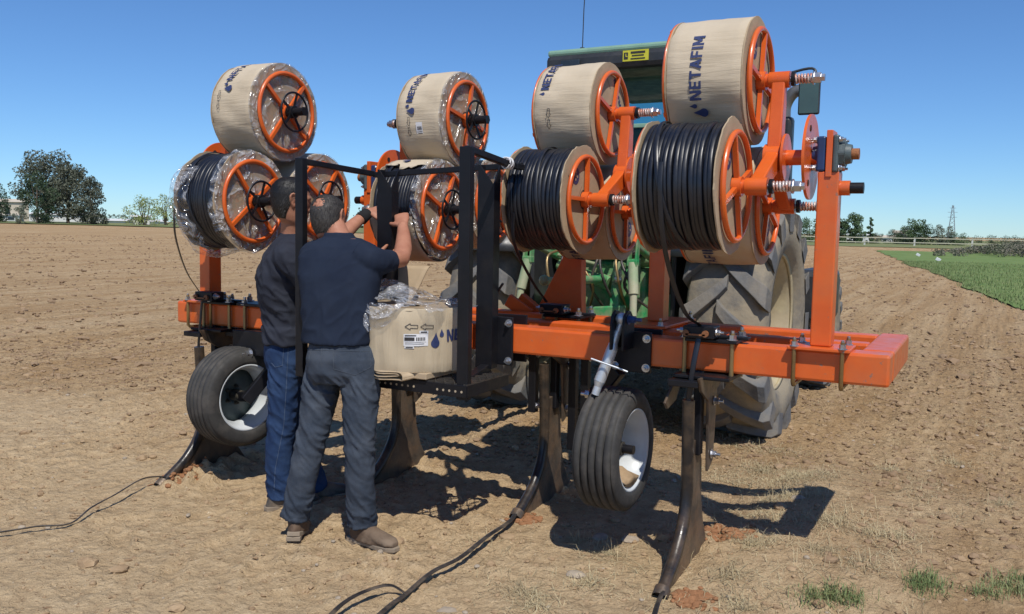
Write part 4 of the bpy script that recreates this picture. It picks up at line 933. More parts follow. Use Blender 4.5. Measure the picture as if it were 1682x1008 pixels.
def film_disc(x, r0, amp, seed, lobes=.02, wrap=.06, a_from=0, a_to=2*PI):
    """clear film over the right face that turns the rim and runs back along the roll"""
    mb = MB(); na, nr = 120, 30; vs = []
    for i in range(na+1):
        a = a_from+(a_to-a_from)*i/na
        for j in range(nr):
            u = j/(nr-1); L = r0+wrap
            s = .05+u*(L-.05)
            if s < r0: vs.append((x, -s*math.cos(a), s*math.sin(a)))
            else: q = s-r0; vs.append((x-q, -(r0+.006+lobes*abs(math.sin(6*a+seed))*q/wrap)*math.cos(a), (r0+.006+lobes*abs(math.sin(6*a+seed))*q/wrap)*math.sin(a)))
    vs = crumple(vs, amp, 11, seed)
    return mb.add(vs, [(i*nr+j, i*nr+j+1, (i+1)*nr+j+1, (i+1)*nr+j) for i in range(na) for j in range(nr-1)], True)
RG_ = 'drip tube reels hung on the turnstile arms'
def reel(c, label, kind, seed, wheel=False, ring_a=.2, text=None, arrows=None, stick=None, filmed=None, badge=None, dark=False, torn=False):
    t = empty('drip_tube_reel', c, label, 'reel', RG_)
    ORG[t.name] = Vector((0,0,0))
    if wheel: t.scale = (.90, 1, 1)
    if kind == 'carton':
        cw = carton_wall(seed).build('carton_wrap', 'carton', t, local=True); ORG[cw.name] = Vector((0,0,0))
        tp = cw
        MB().cyl((-W2+.01,0,0), (W2-.01,0,0), .27, n=64).build('tube_coil', 'tube', t, local=True)
    else:
        tp = coil(seed).build('tube_coil', 'tube', t, local=True); tp.modifiers.new('normals', 'WEIGHTED_NORMAL')
        MB().cyl((-W2+.01,0,0), (W2-.01,0,0), .255, n=48).build('inner_coil', 'tube', t, local=True)
        # one loose strand slung across
        rs = random.Random(seed); pts = []
        for q in range(26):
            u = q/25; th = 1.75-2.9*u; x_ = -.13+.06*u+.09*u*u if seed % 2 else -.02+.08*u; pts.append((x_, -(.281)*math.cos(th), .281*math.sin(th)))
        MB().tube(pts, .0085, 8, flat=(1.3,.35), up=(0,-.2,1)).build('loose_strand', 'tube', t, local=True)
    for x in (-W2-.004, W2+.004):
        side_disc(x, seed+int(x*100), RR+(.004 if kind != 'carton' else 0), .0055 if kind != 'carton' else .002).build('cardboard_disc', 'carton_side', t, local=True)
    MB().cyl((-W2-.012,0,0), (W2+.006,0,0), .05).build('core', 'carton_core', t, local=True)
    fr = ring(W2+.024, .226, 4, ring_a).build('flange_ring', 'orange', t, local=True)
    q_ = .226 if wheel else .274
    left = MB().torus((-W2-.013, 0, 0), 'X', q_, .008, 56, 10)
    for k in range(4):
        a = ring_a+PI/4+2*PI*k/4; left.bar((-W2-.018, 0, 0), (-W2-.018, q_*math.sin(a), q_*math.cos(a)), .020, .016, up=(1,0,0))
    left.build('flange_ring', 'orange', t, local=True)
    if wheel: handwheel(W2+.045, t)
    else: MB().cyl((W2+.03,0,0), (W2+.065,0,0), .030).build('hub_sleeve', 'orange', t, local=True)
    if text:
        h, th0, x0 = text; mb = MB(); decal(mb, logo(h), cylmap(RR+.0055, th0, x0), .012); mb.build('printed_logo', 'ink', t, local=True, fixn=False)
    if arrows:
        th0, x0 = arrows; mb = MB(); decal(mb, arrow(0, 0, .05, .028)+arrow(.060, .0, .05, .028), cylmap(RR+.0055, th0, x0), .012); mb.build('printed_arrows', 'ink_black', t, local=True, fixn=False)
    if stick:
        th0, x0 = stick; mb = MB(); decal(mb, [[(0,0),(.085,0),(.085,.05),(0,.05)]], cylmap(RR+.0052, th0, x0), .012); s_ = mb.build('paper_label', 'paper', t, local=True, fixn=False)
        mb = MB(); ps = [[(.006,.004),(.010,.004),(.010,.046),(.006,.046)],[(.018,.004),(.021,.004),(.021,.036),(.018,.036)],[(.028,.004),(.031,.004),(.031,.044),(.028,.044)]]+[[(.040,.006+.0032*i),(.062,.006+.0032*i),(.062,.0075+.0032*i),(.040,.0075+.0032*i)] for i in range(11)]
        decal(mb, ps, cylmap(RR+.0060, th0, x0), .012); mb.build('label_print', 'ink_black', s_, local=True, fixn=False)
    if badge:
        kind_, by, bz, sc = badge; mb = MB(); fn = lambda u, v, e: (W2+.0078+e, u+by, v+bz)
        if kind_ == 'round':
            decal(mb, [[(sc*math.cos(a), sc*math.sin(a)) for a in np.linspace(0, 2*PI, 25)[:-1]]], fn, .01)
            mb.build('round_print', 'ink', t, local=True, fixn=False); mb = MB()
            dots = [[(dx*sc*.42+sc*.17*math.cos(a), dy*sc*.42+sc*.17*math.sin(a)) for a in np.linspace(0, 2*PI, 13)[:-1]] for dx, dy in ((-1,.2),(1,-.2),(.2,1),(-.2,-1),(0,0))]
            decal(mb, dots, fn, .01, lift=.0018); mb.build('round_print_dots', 'carton_side', t, local=True, fixn=False)
        else:
            ps, w = word('NETAFIM', .030); ca, sa = math.cos(-.95), math.sin(-.95)
            decal(mb, [[(a*ca-b*sa, a*sa+b*ca) for a, b in p] for p in ps], fn, .03)
            mb.build('side_print', 'ink', t, local=True, fixn=False)
        # crease lines of the folded flaps
        mb = MB(); decal(mb, [[(x_*1.0-.10, z_) for x_, z_ in ((0,0),(.002,.002),(.06,-.05),(.058,-.052))], [(.02,-.13),(.022,-.13),(.08,-.05),(.078,-.05)]], fn, .05)
        mb.build('crease_print', 'ink_black', t, local=True, fixn=False)
    if filmed:
        amp, wrap, lob = filmed
        fd = film_disc(W2+.014, RR, amp, seed, lob, wrap).build('plastic_wrap', 'film_heavy' if amp > .007 else 'film', t, local=True, fixn=False)
    return t
def at(sh_x, tip): return (sh_x, tip[1], tip[2])
x4, x3, x2, x1 = -1.143, -2.095, -2.99, -3.885
reel(at(x4, T4[0]), 'boxed reel at the top right, highest of all', 'carton', 3, ring_a=.15, text=(.052, -.62, -.005), badge=('round', -.085, .13, .045))
reel(at(x4, T4[1]), 'bare black coil reel nearest on the right, under the highest boxed reel', 'bare', 5, ring_a=-.35, badge=('round', -.10, .11, .045))
reel(at(x4, T4[2]), 'boxed reel behind the right bare coil, over the tractor tyre', 'carton', 4, ring_a=.4, text=(.052, -1.95, -.02), badge=('round', .08, -.1, .045))
reel(at(x3, T3[0]), 'boxed reel in front of the tractor cab roof', 'carton', 8, ring_a=.3, text=(.050, .18, -.085), arrows=(-.36, -.075), badge=('word', .03, .19, 1))
reel(at(x3, T3[1]), 'bare black coil reel left of the right pair, beside the platform rail', 'bare', 10, ring_a=.02, badge=('round', -.11, .12, .045))
reel(at(x3, T3[2]), 'boxed reel underneath, before the green hitch', 'carton', 14, ring_a=.0, text=(.052, -1.75, -.05), badge=('round', .09, -.1, .045))
reel(at(x2, T2[0]), 'boxed reel above the black platform rail, with a white label', 'carton', 17, wheel=True, ring_a=.2, text=(.050, .08, -.05), arrows=(-.40, -.07), stick=(-.42, .035), filmed=(.0035, .016, .002))
r2n = reel(at(x2, T2[1]), 'half unwrapped reel with torn carton that the men are handling', 'bare', 21, wheel=True, ring_a=.45, filmed=(.008, .035, .008))
reel(at(x2, T2[2]), 'wrapped reel partly hidden behind the black channel post', 'carton', 22, wheel=True, ring_a=.8, filmed=(.0035, .016, .002))
reel(at(x1, T1[0]), 'boxed reel in film at the top left', 'carton', 27, wheel=True, ring_a=.7, text=(.052, .38, -.03), arrows=(-.02, -.10), filmed=(.0035, .016, .002))
r1n = reel(at(x1, T1[1]), 'black coil reel far left, loosely wrapped in crumpled clear film', 'bare', 31, wheel=True, ring_a=.9, filmed=(.012, .045, .010))
r1f = reel(at(x1, T1[2]), 'film wrapped reel behind the heads of the two men', 'carton', 34, wheel=True, ring_a=.6, filmed=(.0035, .016, .002))
# crumpled bag of film hanging off the left side of the far left coil
mb = MB(); na, nr = 90, 16; vs = []
for i in range(na+1):
    a = .9+3.9*i/na
    for j in range(nr):
        u = j/(nr-1); rr = RR+.012+.028*math.sin(PI*u)**.7+.010*math.sin(5*a); vs.append((-W2-.035+.17*u, rr*math.cos(a+PI/2)*1.0, rr*math.sin(a+PI/2)))
mb.add(crumple(vs, .016, 9, 4), [(i*nr+j, i*nr+j+1, (i+1)*nr+j+1, (i+1)*nr+j) for i in range(na) for j in range(nr-1)], True)
mb.build('loose_plastic_wrap', 'film_heavy', r1n, local=True, fixn=False)
# remaining carton on the half unwrapped reel
mb = MB(); n = 40; vs = []
for i in range(n+1):
    th = 1.02+1.5*i/n
    for j in range(13):
        u = j/12; x_ = -W2+.002+(2*W2-.004)*u; r_ = RR+.006+.003*math.sin(9*th+3*u); tt = th
        if i == 0: tt = th+.10*math.sin(u*9)+.07*math.sin(u*23+1)
        vs.append((x_, -r_*math.cos(tt), r_*math.sin(tt)))
mb.add(vs, [(i*13+j, i*13+j+1, (i+1)*13+j+1, (i+1)*13+j) for i in range(n) for j in range(12)], True)
tc = mb.build('torn_carton', 'carton', r2n, local=True, fixn=False); s_ = tc.modifiers.new('thickness', 'SOLIDIFY'); s_.thickness = .004
mb = MB(); decal(mb, logo(.05), cylmap(RR+.0115, 1.22, -.03), .012); mb.build('printed_logo', 'ink', r2n, local=True, fixn=False)
# lower carton flap folded open
mb = MB(); vs = []
prof = [(-.05,1.0),(-.35,1.0),(-.75,1.0),(-1.15,1.0),(-1.55,1.0)]
for i in range(30):
    th = -.16-1.75*i/29
    for j in range(9):
        u = j/8; x_ = -W2+.003+(2*W2-.012)*u; r_ = RR+.010+.008*math.sin(3*th); vs.append((x_, -r_*math.cos(th+.05*math.sin(u*5)*(i == 0)), r_*math.sin(th)))
mb.add(vs, [(i*9+j, i*9+j+1, (i+1)*9+j+1, (i+1)*9+j) for i in range(29) for j in range(8)], True)
fl = mb.build('carton_flap', 'carton', r2n, local=True, fixn=False); s_ = fl.modifiers.new('thickness', 'SOLIDIFY'); s_.thickness = .005

# ------------------------------------------------------------------ tractor
TC = -2.66
tra = empty('tractor', (TC, 7.15, 0), 'big green farm tractor with mud caked lugged tyres hitched ahead of the implement', 'tractor')
def lug_tyre(cx, cy, cz, Ro, w, n, par, lug_h=.05, rimr=.52, rimm='rim_cream', sgn=1):
    hw = w/2; ax = MB().cyl((cx-.15, cy, cz), (cx+.15, cy, cz), .10); wh = ax.build('rear_wheel' if Ro > .8 else 'front_wheel', 'dark_mech', par)
    Rc = Ro-lug_h
    prof = [(-hw*.72, rimr), (-hw*.95, rimr+.06), (-hw*1.0, (rimr+Rc)/2), (-hw*.97, Rc-.10), (-hw*.84, Rc-.03), (-hw*.5, Rc-.006), (0, Rc), (hw*.5, Rc-.006), (hw*.84, Rc-.03), (hw*.97, Rc-.10), (hw*1.0, (rimr+Rc)/2), (hw*.95, rimr+.06), (hw*.72, rimr)]
    ty = MB().revolve(prof, (cx, cy, cz), 'X', 96).build('tyre', 'rubber_wall', wh)
    def rad(x):
        xs = [p[0] for p in prof[2:11]]; ys_ = [p[1] for p in prof[2:11]]; return float(np.interp(x, xs, ys_))
    lg = MB()
    for k in range(n):
        for s in (-1, 1):
            a0 = 2*PI*(k+(.5 if s > 0 else 0))/n; K = 9; vs = []
            for i in range(K):
                t = i/(K-1); x = s*(-.03+t*(hw*1.03+.03)); a = a0-.33*(t**.85)-.02; wd = (.048+.022*t+.045*max(0, t-.7))/.92*(1 if Ro > .8 else .9)
                rb = rad(max(-hw*.99, min(hw*.99, x)))-.01; top = Ro-.010*t*t-(.030 if i == K-1 else 0)
                for (da, rr) in ((-wd-.014, rb), (-wd, top), (wd, top), (wd+.014, rb)):
                    vs.append((cx+x, cy-rr*math.cos(a+da), cz+rr*math.sin(a+da)))
            fs = [(i*4+q, i*4+(q+1) % 4, (i+1)*4+(q+1) % 4, (i+1)*4+q) for i in range(K-1) for q in range(4)]+[(3,2,1,0), ((K-1)*4, (K-1)*4+1, (K-1)*4+2, (K-1)*4+3)]
            # shoulder run down the wall
            xe = cx+s*hw*1.015; a = a0-.35; 
            lg.add(vs, fs)
            w2 = (.06)/Ro; v2 = []
            for (rr, da) in ((Ro-.04, w2), (Rc-.13, w2*.5), (Rc-.13, -w2*.5), (Ro-.04, -w2)):
                for xx in (xe, xe-s*.035): v2.append((xx-(s*.004 if rr < Ro-.05 else 0), cy-rr*math.cos(a+da), cz+rr*math.sin(a+da)))
            lg.add(v2, [(0,2,4,6),(1,7,5,3),(0,1,3,2),(2,3,5,4),(4,5,7,6),(6,7,1,0)])
    lg.build('tread_lugs', 'rubber_tractor', ty, bevel=.006)
    rp = [(hw*.74, rimr-.005), (hw*.80, rimr+.02), (hw*.70, rimr+.015), (hw*.62, rimr-.03), (hw*.2, rimr-.045), (-hw*.2, rimr-.05), (-hw*.62, rimr-.03), (-hw*.74, rimr+.0)]
    rm = MB().revolve([(x*sgn, r) for x, r in rp], (cx, cy, cz), 'X', 72)
    rm.revolve([(sgn*.02, rimr-.06), (sgn*.02, rimr*.72), (-sgn*.05, rimr*.55), (-sgn*.05, .12), (sgn*.10, .11), (sgn*.10, .02)], (cx, cy, cz), 'X', 48)
    rmo = rm.build('rim', rimm, wh); so_ = rmo.modifiers.new('thickness', 'SOLIDIFY'); so_.thickness = .008
    for k in range(8):
        a = 2*PI*k/8; MB().bolt((cx-sgn*.046, cy+.19*math.cos(a), cz+.19*math.sin(a)), (sgn,0,0), .02, .02).build('wheel_nut', 'zinc', rmo)
    return wh
lug_tyre(-1.67, 7.15, .885, .92, .60, 15, tra)
lug_tyre(-3.74, 7.15, .885, .92, .60, 15, tra, sgn=-1)
lug_tyre(-1.60, 9.75, .60, .62, .40, 17, tra, .035, .34)
lug_tyre(-3.72, 9.75, .60, .62, .40, 17, tra, .035, .34, sgn=-1)
# axle and transmission housing
b = MB().cyl((-3.4, 7.15, .885), (-1.9, 7.15, .885), .15).box((TC, 7.25, .98), (.62, 1.3, .62)).cyl((TC-.55, 7.1, .885), (TC+.55, 7.1, .885), .24)
b.build('rear_axle_housing', 'green_paint', tra, bevel=.03)
MB().box((TC, 6.72, 1.16), (.50, .42, .36)).box((TC, 6.50, 1.02), (.34, .16, .28)).box((TC-.02, 6.50, .72), (.16, .3, .30)).build('lift_housing', 'green_paint', tra, bevel=.03)
# rockshaft and lift arms
MB().cyl((TC-.42, 6.62, 1.36), (TC+.42, 6.62, 1.36), .062).cyl((TC-.20, 6.55, 1.22), (TC+.20, 6.55, 1.22), .045).build('rockshaft', 'green_paint', tra)
for s in (-1, 1):
    X = TC+s*.40
    MB().bar((X, 6.62, 1.36), (X+s*.02, 6.02, 1.50), .055, .11, h2=.075).build('lift_arm', 'green_paint', tra, bevel=.012)
    mb = MB().bar((X+s*.02-.028, 6.02, 1.53), (X+s*.02-.028, 6.0, 1.36), .014, .06, up=(0,1,0)).bar((X+s*.02+.028, 6.02, 1.53), (X+s*.02+.028, 6.0, 1.36), .014, .06, up=(0,1,0)).box((X+s*.02, 6.0, 1.35), (.075, .06, .05)); mb.build('clevis', 'green_paint', tra, bevel=.005)
    MB().cyl((X+s*.02, 6.0, 1.35), (X+s*.05, 5.95, 1.13), .036).cyl((X+s*.05, 5.95, 1.13), (X+s*.07, 5.90, .76), .026).build('lift_rod', 'rod_paint' if 'rod_paint' in MATS else 'green_paint', tra)
    MB().bar((X+s*.02, 6.75, .72), (X+s*.12, 5.30, .80), .045, .11).build('lower_link', 'green_paint', tra, bevel=.01)
# top link, hydraulic cylinder, couplers and hoses
MB().cyl((TC+.05, 6.48, 1.20), (TC+.16, 5.4, 1.24), .030).cyl((TC+.16, 5.4, 1.24), (TC+.20, 5.05, 1.26), .02).ball((TC+.21, 5.0, 1.26), .035, 8).build('top_link', 'green_paint', tra)
MB().cyl((TC-.36, 6.42, 1.30), (TC+.0, 6.38, 1.20), .042).cyl((TC+.0, 6.38, 1.20), (TC+.10, 6.36, 1.17), .055).build('hydraulic_cylinder', 'green_paint', tra)
MB().cyl((TC-.34, 6.36, 1.38), (TC+.05, 6.32, 1.31), .014).build('hydraulic_pipe', 'green_paint', tra)
for i in range(8):
    x_ = TC-.26+.07*i; MB().cyl((x_, 6.44, 1.45), (x_, 6.36, 1.43), .018).ball((x_, 6.36, 1.43), .022, 6).build('hydraulic_coupler', 'rust' if i < 4 else 'dark_mech', tra)
MB().box((TC, 6.50, 1.46), (.66, .10, .14)).build('valve_block', 'dark_mech', tra, bevel=.01)
hr = random.Random(3)
for i in range(9):
    x_ = TC-.34+.09*i; pts = bez([(x_, 6.38, 1.42), (x_+hr.uniform(-.05,.05), 6.22, 1.36), (x_+hr.uniform(-.1,.1), 6.20, 1.16), (x_+hr.uniform(-.08,.08), 6.40, .98)], 6)
    MB().tube(pts, .011, 8).build('hose', 'hose' if i % 3 else 'brass_zinc', tra)
MB().cyl((TC+.02, 6.42, .86), (TC+.02, 6.25, .86), .05).cyl((TC+.02, 6.42, .86), (TC+.02, 6.36, .86), .11).build('pto_shaft', 'dark_mech', tra)
MB().ball((TC+.20, 6.28, 1.21), .035, 8).cyl((TC+.20, 6.28, 1.24), (TC+.20, 6.28, 1.28), .03, n=6, smooth=False).build('pin', 'zinc', tra)
MB().box((TC-.18, 6.30, 1.03), (.06, .10, .26)).bar((TC-.14, 6.28, .92), (TC+.26, 6.28, .96), .09, .12).bar((TC+.18, 6.30, .98), (TC+.18, 6.36, 1.34), .07, .10, up=(0,1,0)).build('drawbar_frame', 'green_paint', tra, bevel=.01)
MB().box((TC+.32, 6.32, 1.22), (.05, .12, .30)).build('bracket', 'green_paint', tra, bevel=.01)
MB().box((TC, 6.62, .66), (.5, .5, .12)).build('drawbar', 'dark_mech', tra, bevel=.01)
# fenders
for s, X in ((1, -1.67), (-1, -3.74)):
    mb = MB().revolve([(-.30, .99), (.27, .99), (.27, .95)], (X, 7.15, .90), 'X', 40, True, R(12), R(88)) if False else MB()
    n = 26; vs = []
    for i in range(n+1):
        a = R(30+120*i/n); r_ = 1.0
        for (x_, rr) in ((X-s*.42, .94), (X-s*.40, 1.0), (X+s*.22, 1.0), (X+s*.24, .96)): vs.append((x_, 7.15-rr*math.cos(a), .90+rr*math.sin(a)))
    mb.add(vs, [(i*4+j, i*4+j+1, (i+1)*4+j+1, (i+1)*4+j) for i in range(n) for j in range(3)], True)
    o = mb.build('fender', 'dark_plastic', tra); sm = o.modifiers.new('thickness', 'SOLIDIFY'); sm.thickness = .012
for X in (-3.30, -2.10): MB().box((X, 7.25, 1.42), (.04, 1.5, 1.0)).build('inner_fender', 'dark_plastic', tra, bevel=.01)
# cab
CX0, CX1, CY0, CY1 = TC-.66, TC+.66, 6.95, 8.5
cb = MB().box((TC, (CY0+CY1)/2, 1.22), (1.30, CY1-CY0, .52)).box((TC, CY0-.05, 1.46), (1.20, .22, .24)); cab = cb.build('cab', 'dark_plastic', tra, bevel=.03)
for x_ in (CX0+.03, CX1-.03):
    for (ya, yb) in ((CY0+.03, CY0+.10), (CY1-.05, CY1-.20), (7.75, 7.75)): MB().bar((x_, ya, 1.48), (x_*.985+TC*.015, yb, 2.86), .06, .07, up=(0,1,0)).build('pillar', 'dark_plastic', cab, bevel=.01)
MB().bar((CX0+.06, CY0+.035, 1.62), (CX1-.06, CY0+.035, 1.62), .04, .05).bar((CX0+.06, CY0+.07, 2.44), (CX1-.06, CY0+.07, 2.44), .03, .035).build('window_bar', 'roof_green', cab, bevel=.006)
def pane(vs): MB().add(vs, [(0,1,2,3)]).build('window', 'cab_glass', cab, fixn=False)
pane([(CX0+.05, CY0+.02, 1.60), (CX1-.05, CY0+.02, 1.60), (CX1-.06, CY0+.09, 2.84), (CX0+.06, CY0+.09, 2.84)])
pane([(CX1-.01, CY0+.05, 1.50), (CX1-.01, CY1-.06, 1.50), (CX1-.03, CY1-.2, 2.84), (CX1-.03, CY0+.1, 2.84)])
pane([(CX0+.01, CY0+.05, 1.50), (CX0+.01, CY1-.06, 1.50), (CX0+.03, CY1-.2, 2.84), (CX0+.03, CY0+.1, 2.84)])
pane([(CX0+.05, CY1-.04, 1.60), (CX1-.05, CY1-.04, 1.60), (CX1-.06, CY1-.2, 2.84), (CX0+.06, CY1-.2, 2.84)])
# inside: seat, column, steering wheel
st = MB().box((TC, 7.45, 1.66), (.52, .5, .14)).box((TC, 7.24, 1.98), (.50, .13, .62)).box((TC, 7.24, 2.36), (.28, .10, .18)); st.build('seat', 'dark_plastic', cab, bevel=.04)
MB().bar((TC, 8.25, 1.3), (TC, 8.0, 2.0), .12, .12, up=(0,1,0)).torus((TC, 7.97, 2.05), 'Z', .19, .015).build('steering_wheel', 'dark_plastic', cab)
MB().box((CX1-.22, 7.5, 1.70), (.22, .7, .40)).build('console', 'dark_plastic', cab, bevel=.03)
MB().box((CX1-.30, CY0+.28, 2.38), (.16, .12, .16)).build('work_lamp', 'dark_plastic', cab, bevel=.02)
MB().bar((CX0+.55, CY0-.01, 2.66), (CX0+.36, CY0+.0, 2.38), .012, .016, up=(0,1,0)).build('wiper', 'wire', cab)
# roof
rfm = MB(); rx, ry0, ry1 = .70, 6.78, 8.75
rfm.box((TC, (ry0+ry1)/2, 2.945), (2*rx, ry1-ry0, .15)); rf = rfm.build('roof', 'dark_plastic', tra, bevel=.045)
MB().box((TC, (ry0+ry1)/2+.01, 3.035), (2*rx-.02, ry1-ry0-.02, .055)).build('roof_top', 'roof_green', rf, bevel=.02)
yl = MB().box((TC+.10, ry0-.004, 2.962), (.215, .006, .085)); ylo = yl.build('yellow_sticker', 'yellow_label', rf)
mb = MB(); 
for (a, b, w_, h_) in ((-.080, .0, .034, .052),): mb.box((TC+.10+a, ry0-.0085, 2.962+b), (w_, .002, h_))
for k in range(3): mb.box((TC+.10+.020, ry0-.0085, 2.985-.024*k), (.12-.02*(k % 2), .002, .009 if k else .016))
mb.build('sticker_print', 'ink_black', ylo)
mb = MB().box((TC+.10-.080, ry0-.0102, 2.968), (.006, .001, .022)).box((TC+.10-.074, ry0-.0104, 2.957), (.016, .001, .006)); mb.build('sticker_emblem', 'yellow_label', ylo)
for x_ in (TC-.46, TC+.52): MB().box((x_, ry0-.012, 2.925), (.17, .03, .08)).build('roof_lamp', 'window_dark', rf, bevel=.01)
# antenna
MB().tube([(TC-.43, 6.93, 3.06), (TC-.425, 6.93, 3.4), (TC-.41, 6.95, 3.9)], .0045, 6).build('antenna', 'wire', rf)
MB().cyl((TC-.43, 6.93, 3.05), (TC-.43, 6.93, 3.09), .02).build('antenna_foot', 'wire', rf)
# bonnet, mirror, exhaust
MB().box((TC, 9.45, 1.42), (.86, 1.9, .72)).build('bonnet', 'green_paint', tra, bevel=.08)
MB().box((TC, 9.3, .9), (.6, 2.3, .4)).build('chassis', 'dark_mech', tra, bevel=.03)
MB().box((-1.745, 8.55, 2.18), (.155, .16, .95)).build('exhaust_stack', 'dark_plastic', tra, bevel=.035)
pts = bez([(-1.75, 8.55, 2.62), (-1.745, 8.55, 2.76), (-1.68, 8.55, 2.87), (-1.58, 8.55, 2.90)], 6)
MB().tube(pts, .055, 14).build('exhaust_pipe', 'steel_pipe', tra)
mr = MB().box((-1.475, 8.2, 2.765), (.185, .035, .29)).build('mirror', 'dark_plastic', tra, bevel=.02)
MB().box((-1.475, 8.180, 2.765), (.160, .004, .262)).build('mirror_glass', 'mirror_glass', mr)
MB().tube(bez([(-1.475, 8.225, 2.9), (-1.44, 8.25, 3.0), (-1.55, 8.28, 3.03), (-2.0, 8.3, 2.92)], 5), .012, 8).build('mirror_arm', 'dark_plastic', tra)
MB().box((-1.45, 8.9, 1.0), (.3, .9, .5)).build('fuel_tank', 'dark_plastic', tra, bevel=.06)

# ------------------------------------------------------------------ carton box on the platform
BXC = Vector((-2.585, 3.735, 0)); bz0, bz1 = .878, 1.192
box = empty('packed_reel_carton', (BXC.x, BXC.y, bz0), 'round upright cardboard carton with printed arrows and white label on the platform', 'carton')
rb = .283
def box_r(t, z): return rb + .004*math.sin(3*t+1)+.003*math.sin(11*t+z*30)+.0025*math.sin(23*t+2)
mb = MB(); n = 110; zs = [bz0, bz0+.008, .93, .98, 1.03, 1.08, 1.12, bz1-.006, bz1]; vs = []
tilt = lambda x, y, z: (x, y, z+.03*(-(x-BXC.x)*1.0)*.6)
for i in range(n):
    t = 2*PI*i/n
    for z in zs:
        r_ = box_r(t, z)-(.004 if z in (bz0, bz1) else 0); vs.append(tilt(BXC.x+r_*math.cos(t), BXC.y+r_*math.sin(t), z))
k = len(zs); mb.add(vs, [(i*k+q, ((i+1) % n)*k+q, ((i+1) % n)*k+q+1, i*k+q+1) for i in range(n) for q in range(k-1)], True)
mb.build('carton_wall', 'carton_upright', box)
for z, nm in ((bz0+.004, 'carton_base'), (bz1-.012, 'carton_top')):
    mb = MB(); vs = [tilt(BXC.x+(rb-.004)*math.cos(2*PI*i/n), BXC.y+(rb-.004)*math.sin(2*PI*i/n), z) for i in range(n)]; vs2 = [tilt(BXC.x+.05*math.cos(2*PI*i/n), BXC.y+.05*math.sin(2*PI*i/n), z) for i in range(n)]
    mb.add(vs+vs2, [(i, (i+1) % n, n+(i+1) % n, n+i) for i in range(n)]); mb.build(nm, 'carton_side', box)
def boxmap(th0, z0, sl=0):
    def fn(u, v, e):
        t = th0+u/rb; r_ = box_r(t, z0+v)+.002+e; return tilt(BXC.x+r_*math.cos(t), BXC.y+r_*math.sin(t), z0+v+sl*u)
    return fn
mb = MB(); decal(mb, logo(.058, 'NETAFIM'), boxmap(-.56, 1.03), .012); mb.build('printed_logo', 'ink', box, fixn=False)
mb = MB(); decal(mb, arrow(0, 0, .062, .030)+arrow(.075, 0, .062, .030), boxmap(-1.06, 1.105), .012); mb.build('printed_arrows', 'ink_black', box, fixn=False)
mb = MB(); decal(mb, [[(0,0),(.12,0),(.12,.058),(0,.058)], [(.076,.060),(.12,.060),(.12,.074),(.076,.074)], [(.004,-.012),(.05,-.012),(.05,-.001),(.004,-.001)]], boxmap(-1.08, 1.012), .012)
pl_ = mb.build('paper_label', 'paper', box, fixn=False)
ps = [[(.004,.026),(.052,.026),(.052,.042),(.004,.042)]]+[[(.060+.008*i,.026),(.065+.008*i,.026),(.065+.008*i,.042),(.060+.008*i,.042)] for i in range(6)]+[[(.006,.049),(.060,.049),(.060,.053),(.006,.053)],[(.006,.010),(.10,.010),(.10,.012),(.006,.012)],[(.006,.018),(.114,.018),(.114,.0195),(.006,.0195)],[(.082,.064),(.114,.064),(.114,.070),(.082,.070)],[(.010,-.009),(.044,-.009),(.044,-.004),(.010,-.004)]]
mb = MB(); decal(mb, ps, boxmap(-1.08, 1.012), .012, lift=.0022); mb.build('label_print', 'ink_black', pl_, fixn=False)
# folded cardboard under the carton
mb = MB(); fp = [(-2.72,.850),(-2.46,.846),(-2.425,.858),(-2.45,.876),(-2.60,.878),(-2.625,.868),(-2.60,.860),(-2.49,.862),(-2.475,.868),(-2.58,.871)]
curve = bez([(x, 3.50, z) for x, z in fp], 5)
vs = []
for p in curve: vs += [(p.x, 3.445+.02*math.sin(p.x*40), p.z+.002), (p.x+.01, 3.80, p.z+.002)]
mb.add(vs, [(2*i, 2*i+1, 2*i+3, 2*i+2) for i in range(len(curve)-1)], True)
fc = mb.build('folded_cardboard', 'carton_side'); s_ = fc.modifiers.new('thickness', 'SOLIDIFY'); s_.thickness = .005
tag(fc, 'flattened and folded cardboard sheet squeezed under the round carton', 'cardboard')
mb = MB().box((-2.58, 3.73, .862), (.46, .40, .030)); tag(mb.build('folded_cardboard', 'carton_side', bevel=.004), 'flat cardboard slab lying between the platform grating and carton', 'cardboard')
# cardboard sheets leaning behind
def sheetq(vs, name, label):
    mb = MB(); n = 10; P = [Vector(v) for v in vs]; g = []
    for i in range(n+1):
        for j in range(n+1):
            a, b = i/n, j/n; p = P[0]*(1-a)*(1-b)+P[1]*a*(1-b)+P[2]*a*b+P[3]*(1-a)*b; p += Vector((0, .02*math.sin(3*a+2*b), .008*math.sin(7*b+a))); g.append(p)
    mb.add(g, [(i*(n+1)+j, (i+1)*(n+1)+j, (i+1)*(n+1)+j+1, i*(n+1)+j+1) for i in range(n) for j in range(n)], True)
    o = mb.build(name, 'carton_side'); s_ = o.modifiers.new('thickness', 'SOLIDIFY'); s_.thickness = .006; tag(o, label, 'cardboard'); return o
sheetq([(-3.02,4.00,1.36),(-2.66,4.02,1.36),(-2.72,3.93,1.15),(-3.00,3.95,1.12)], 'cardboard_sheet', 'loose cardboard sheet hanging behind the posts above the carton')
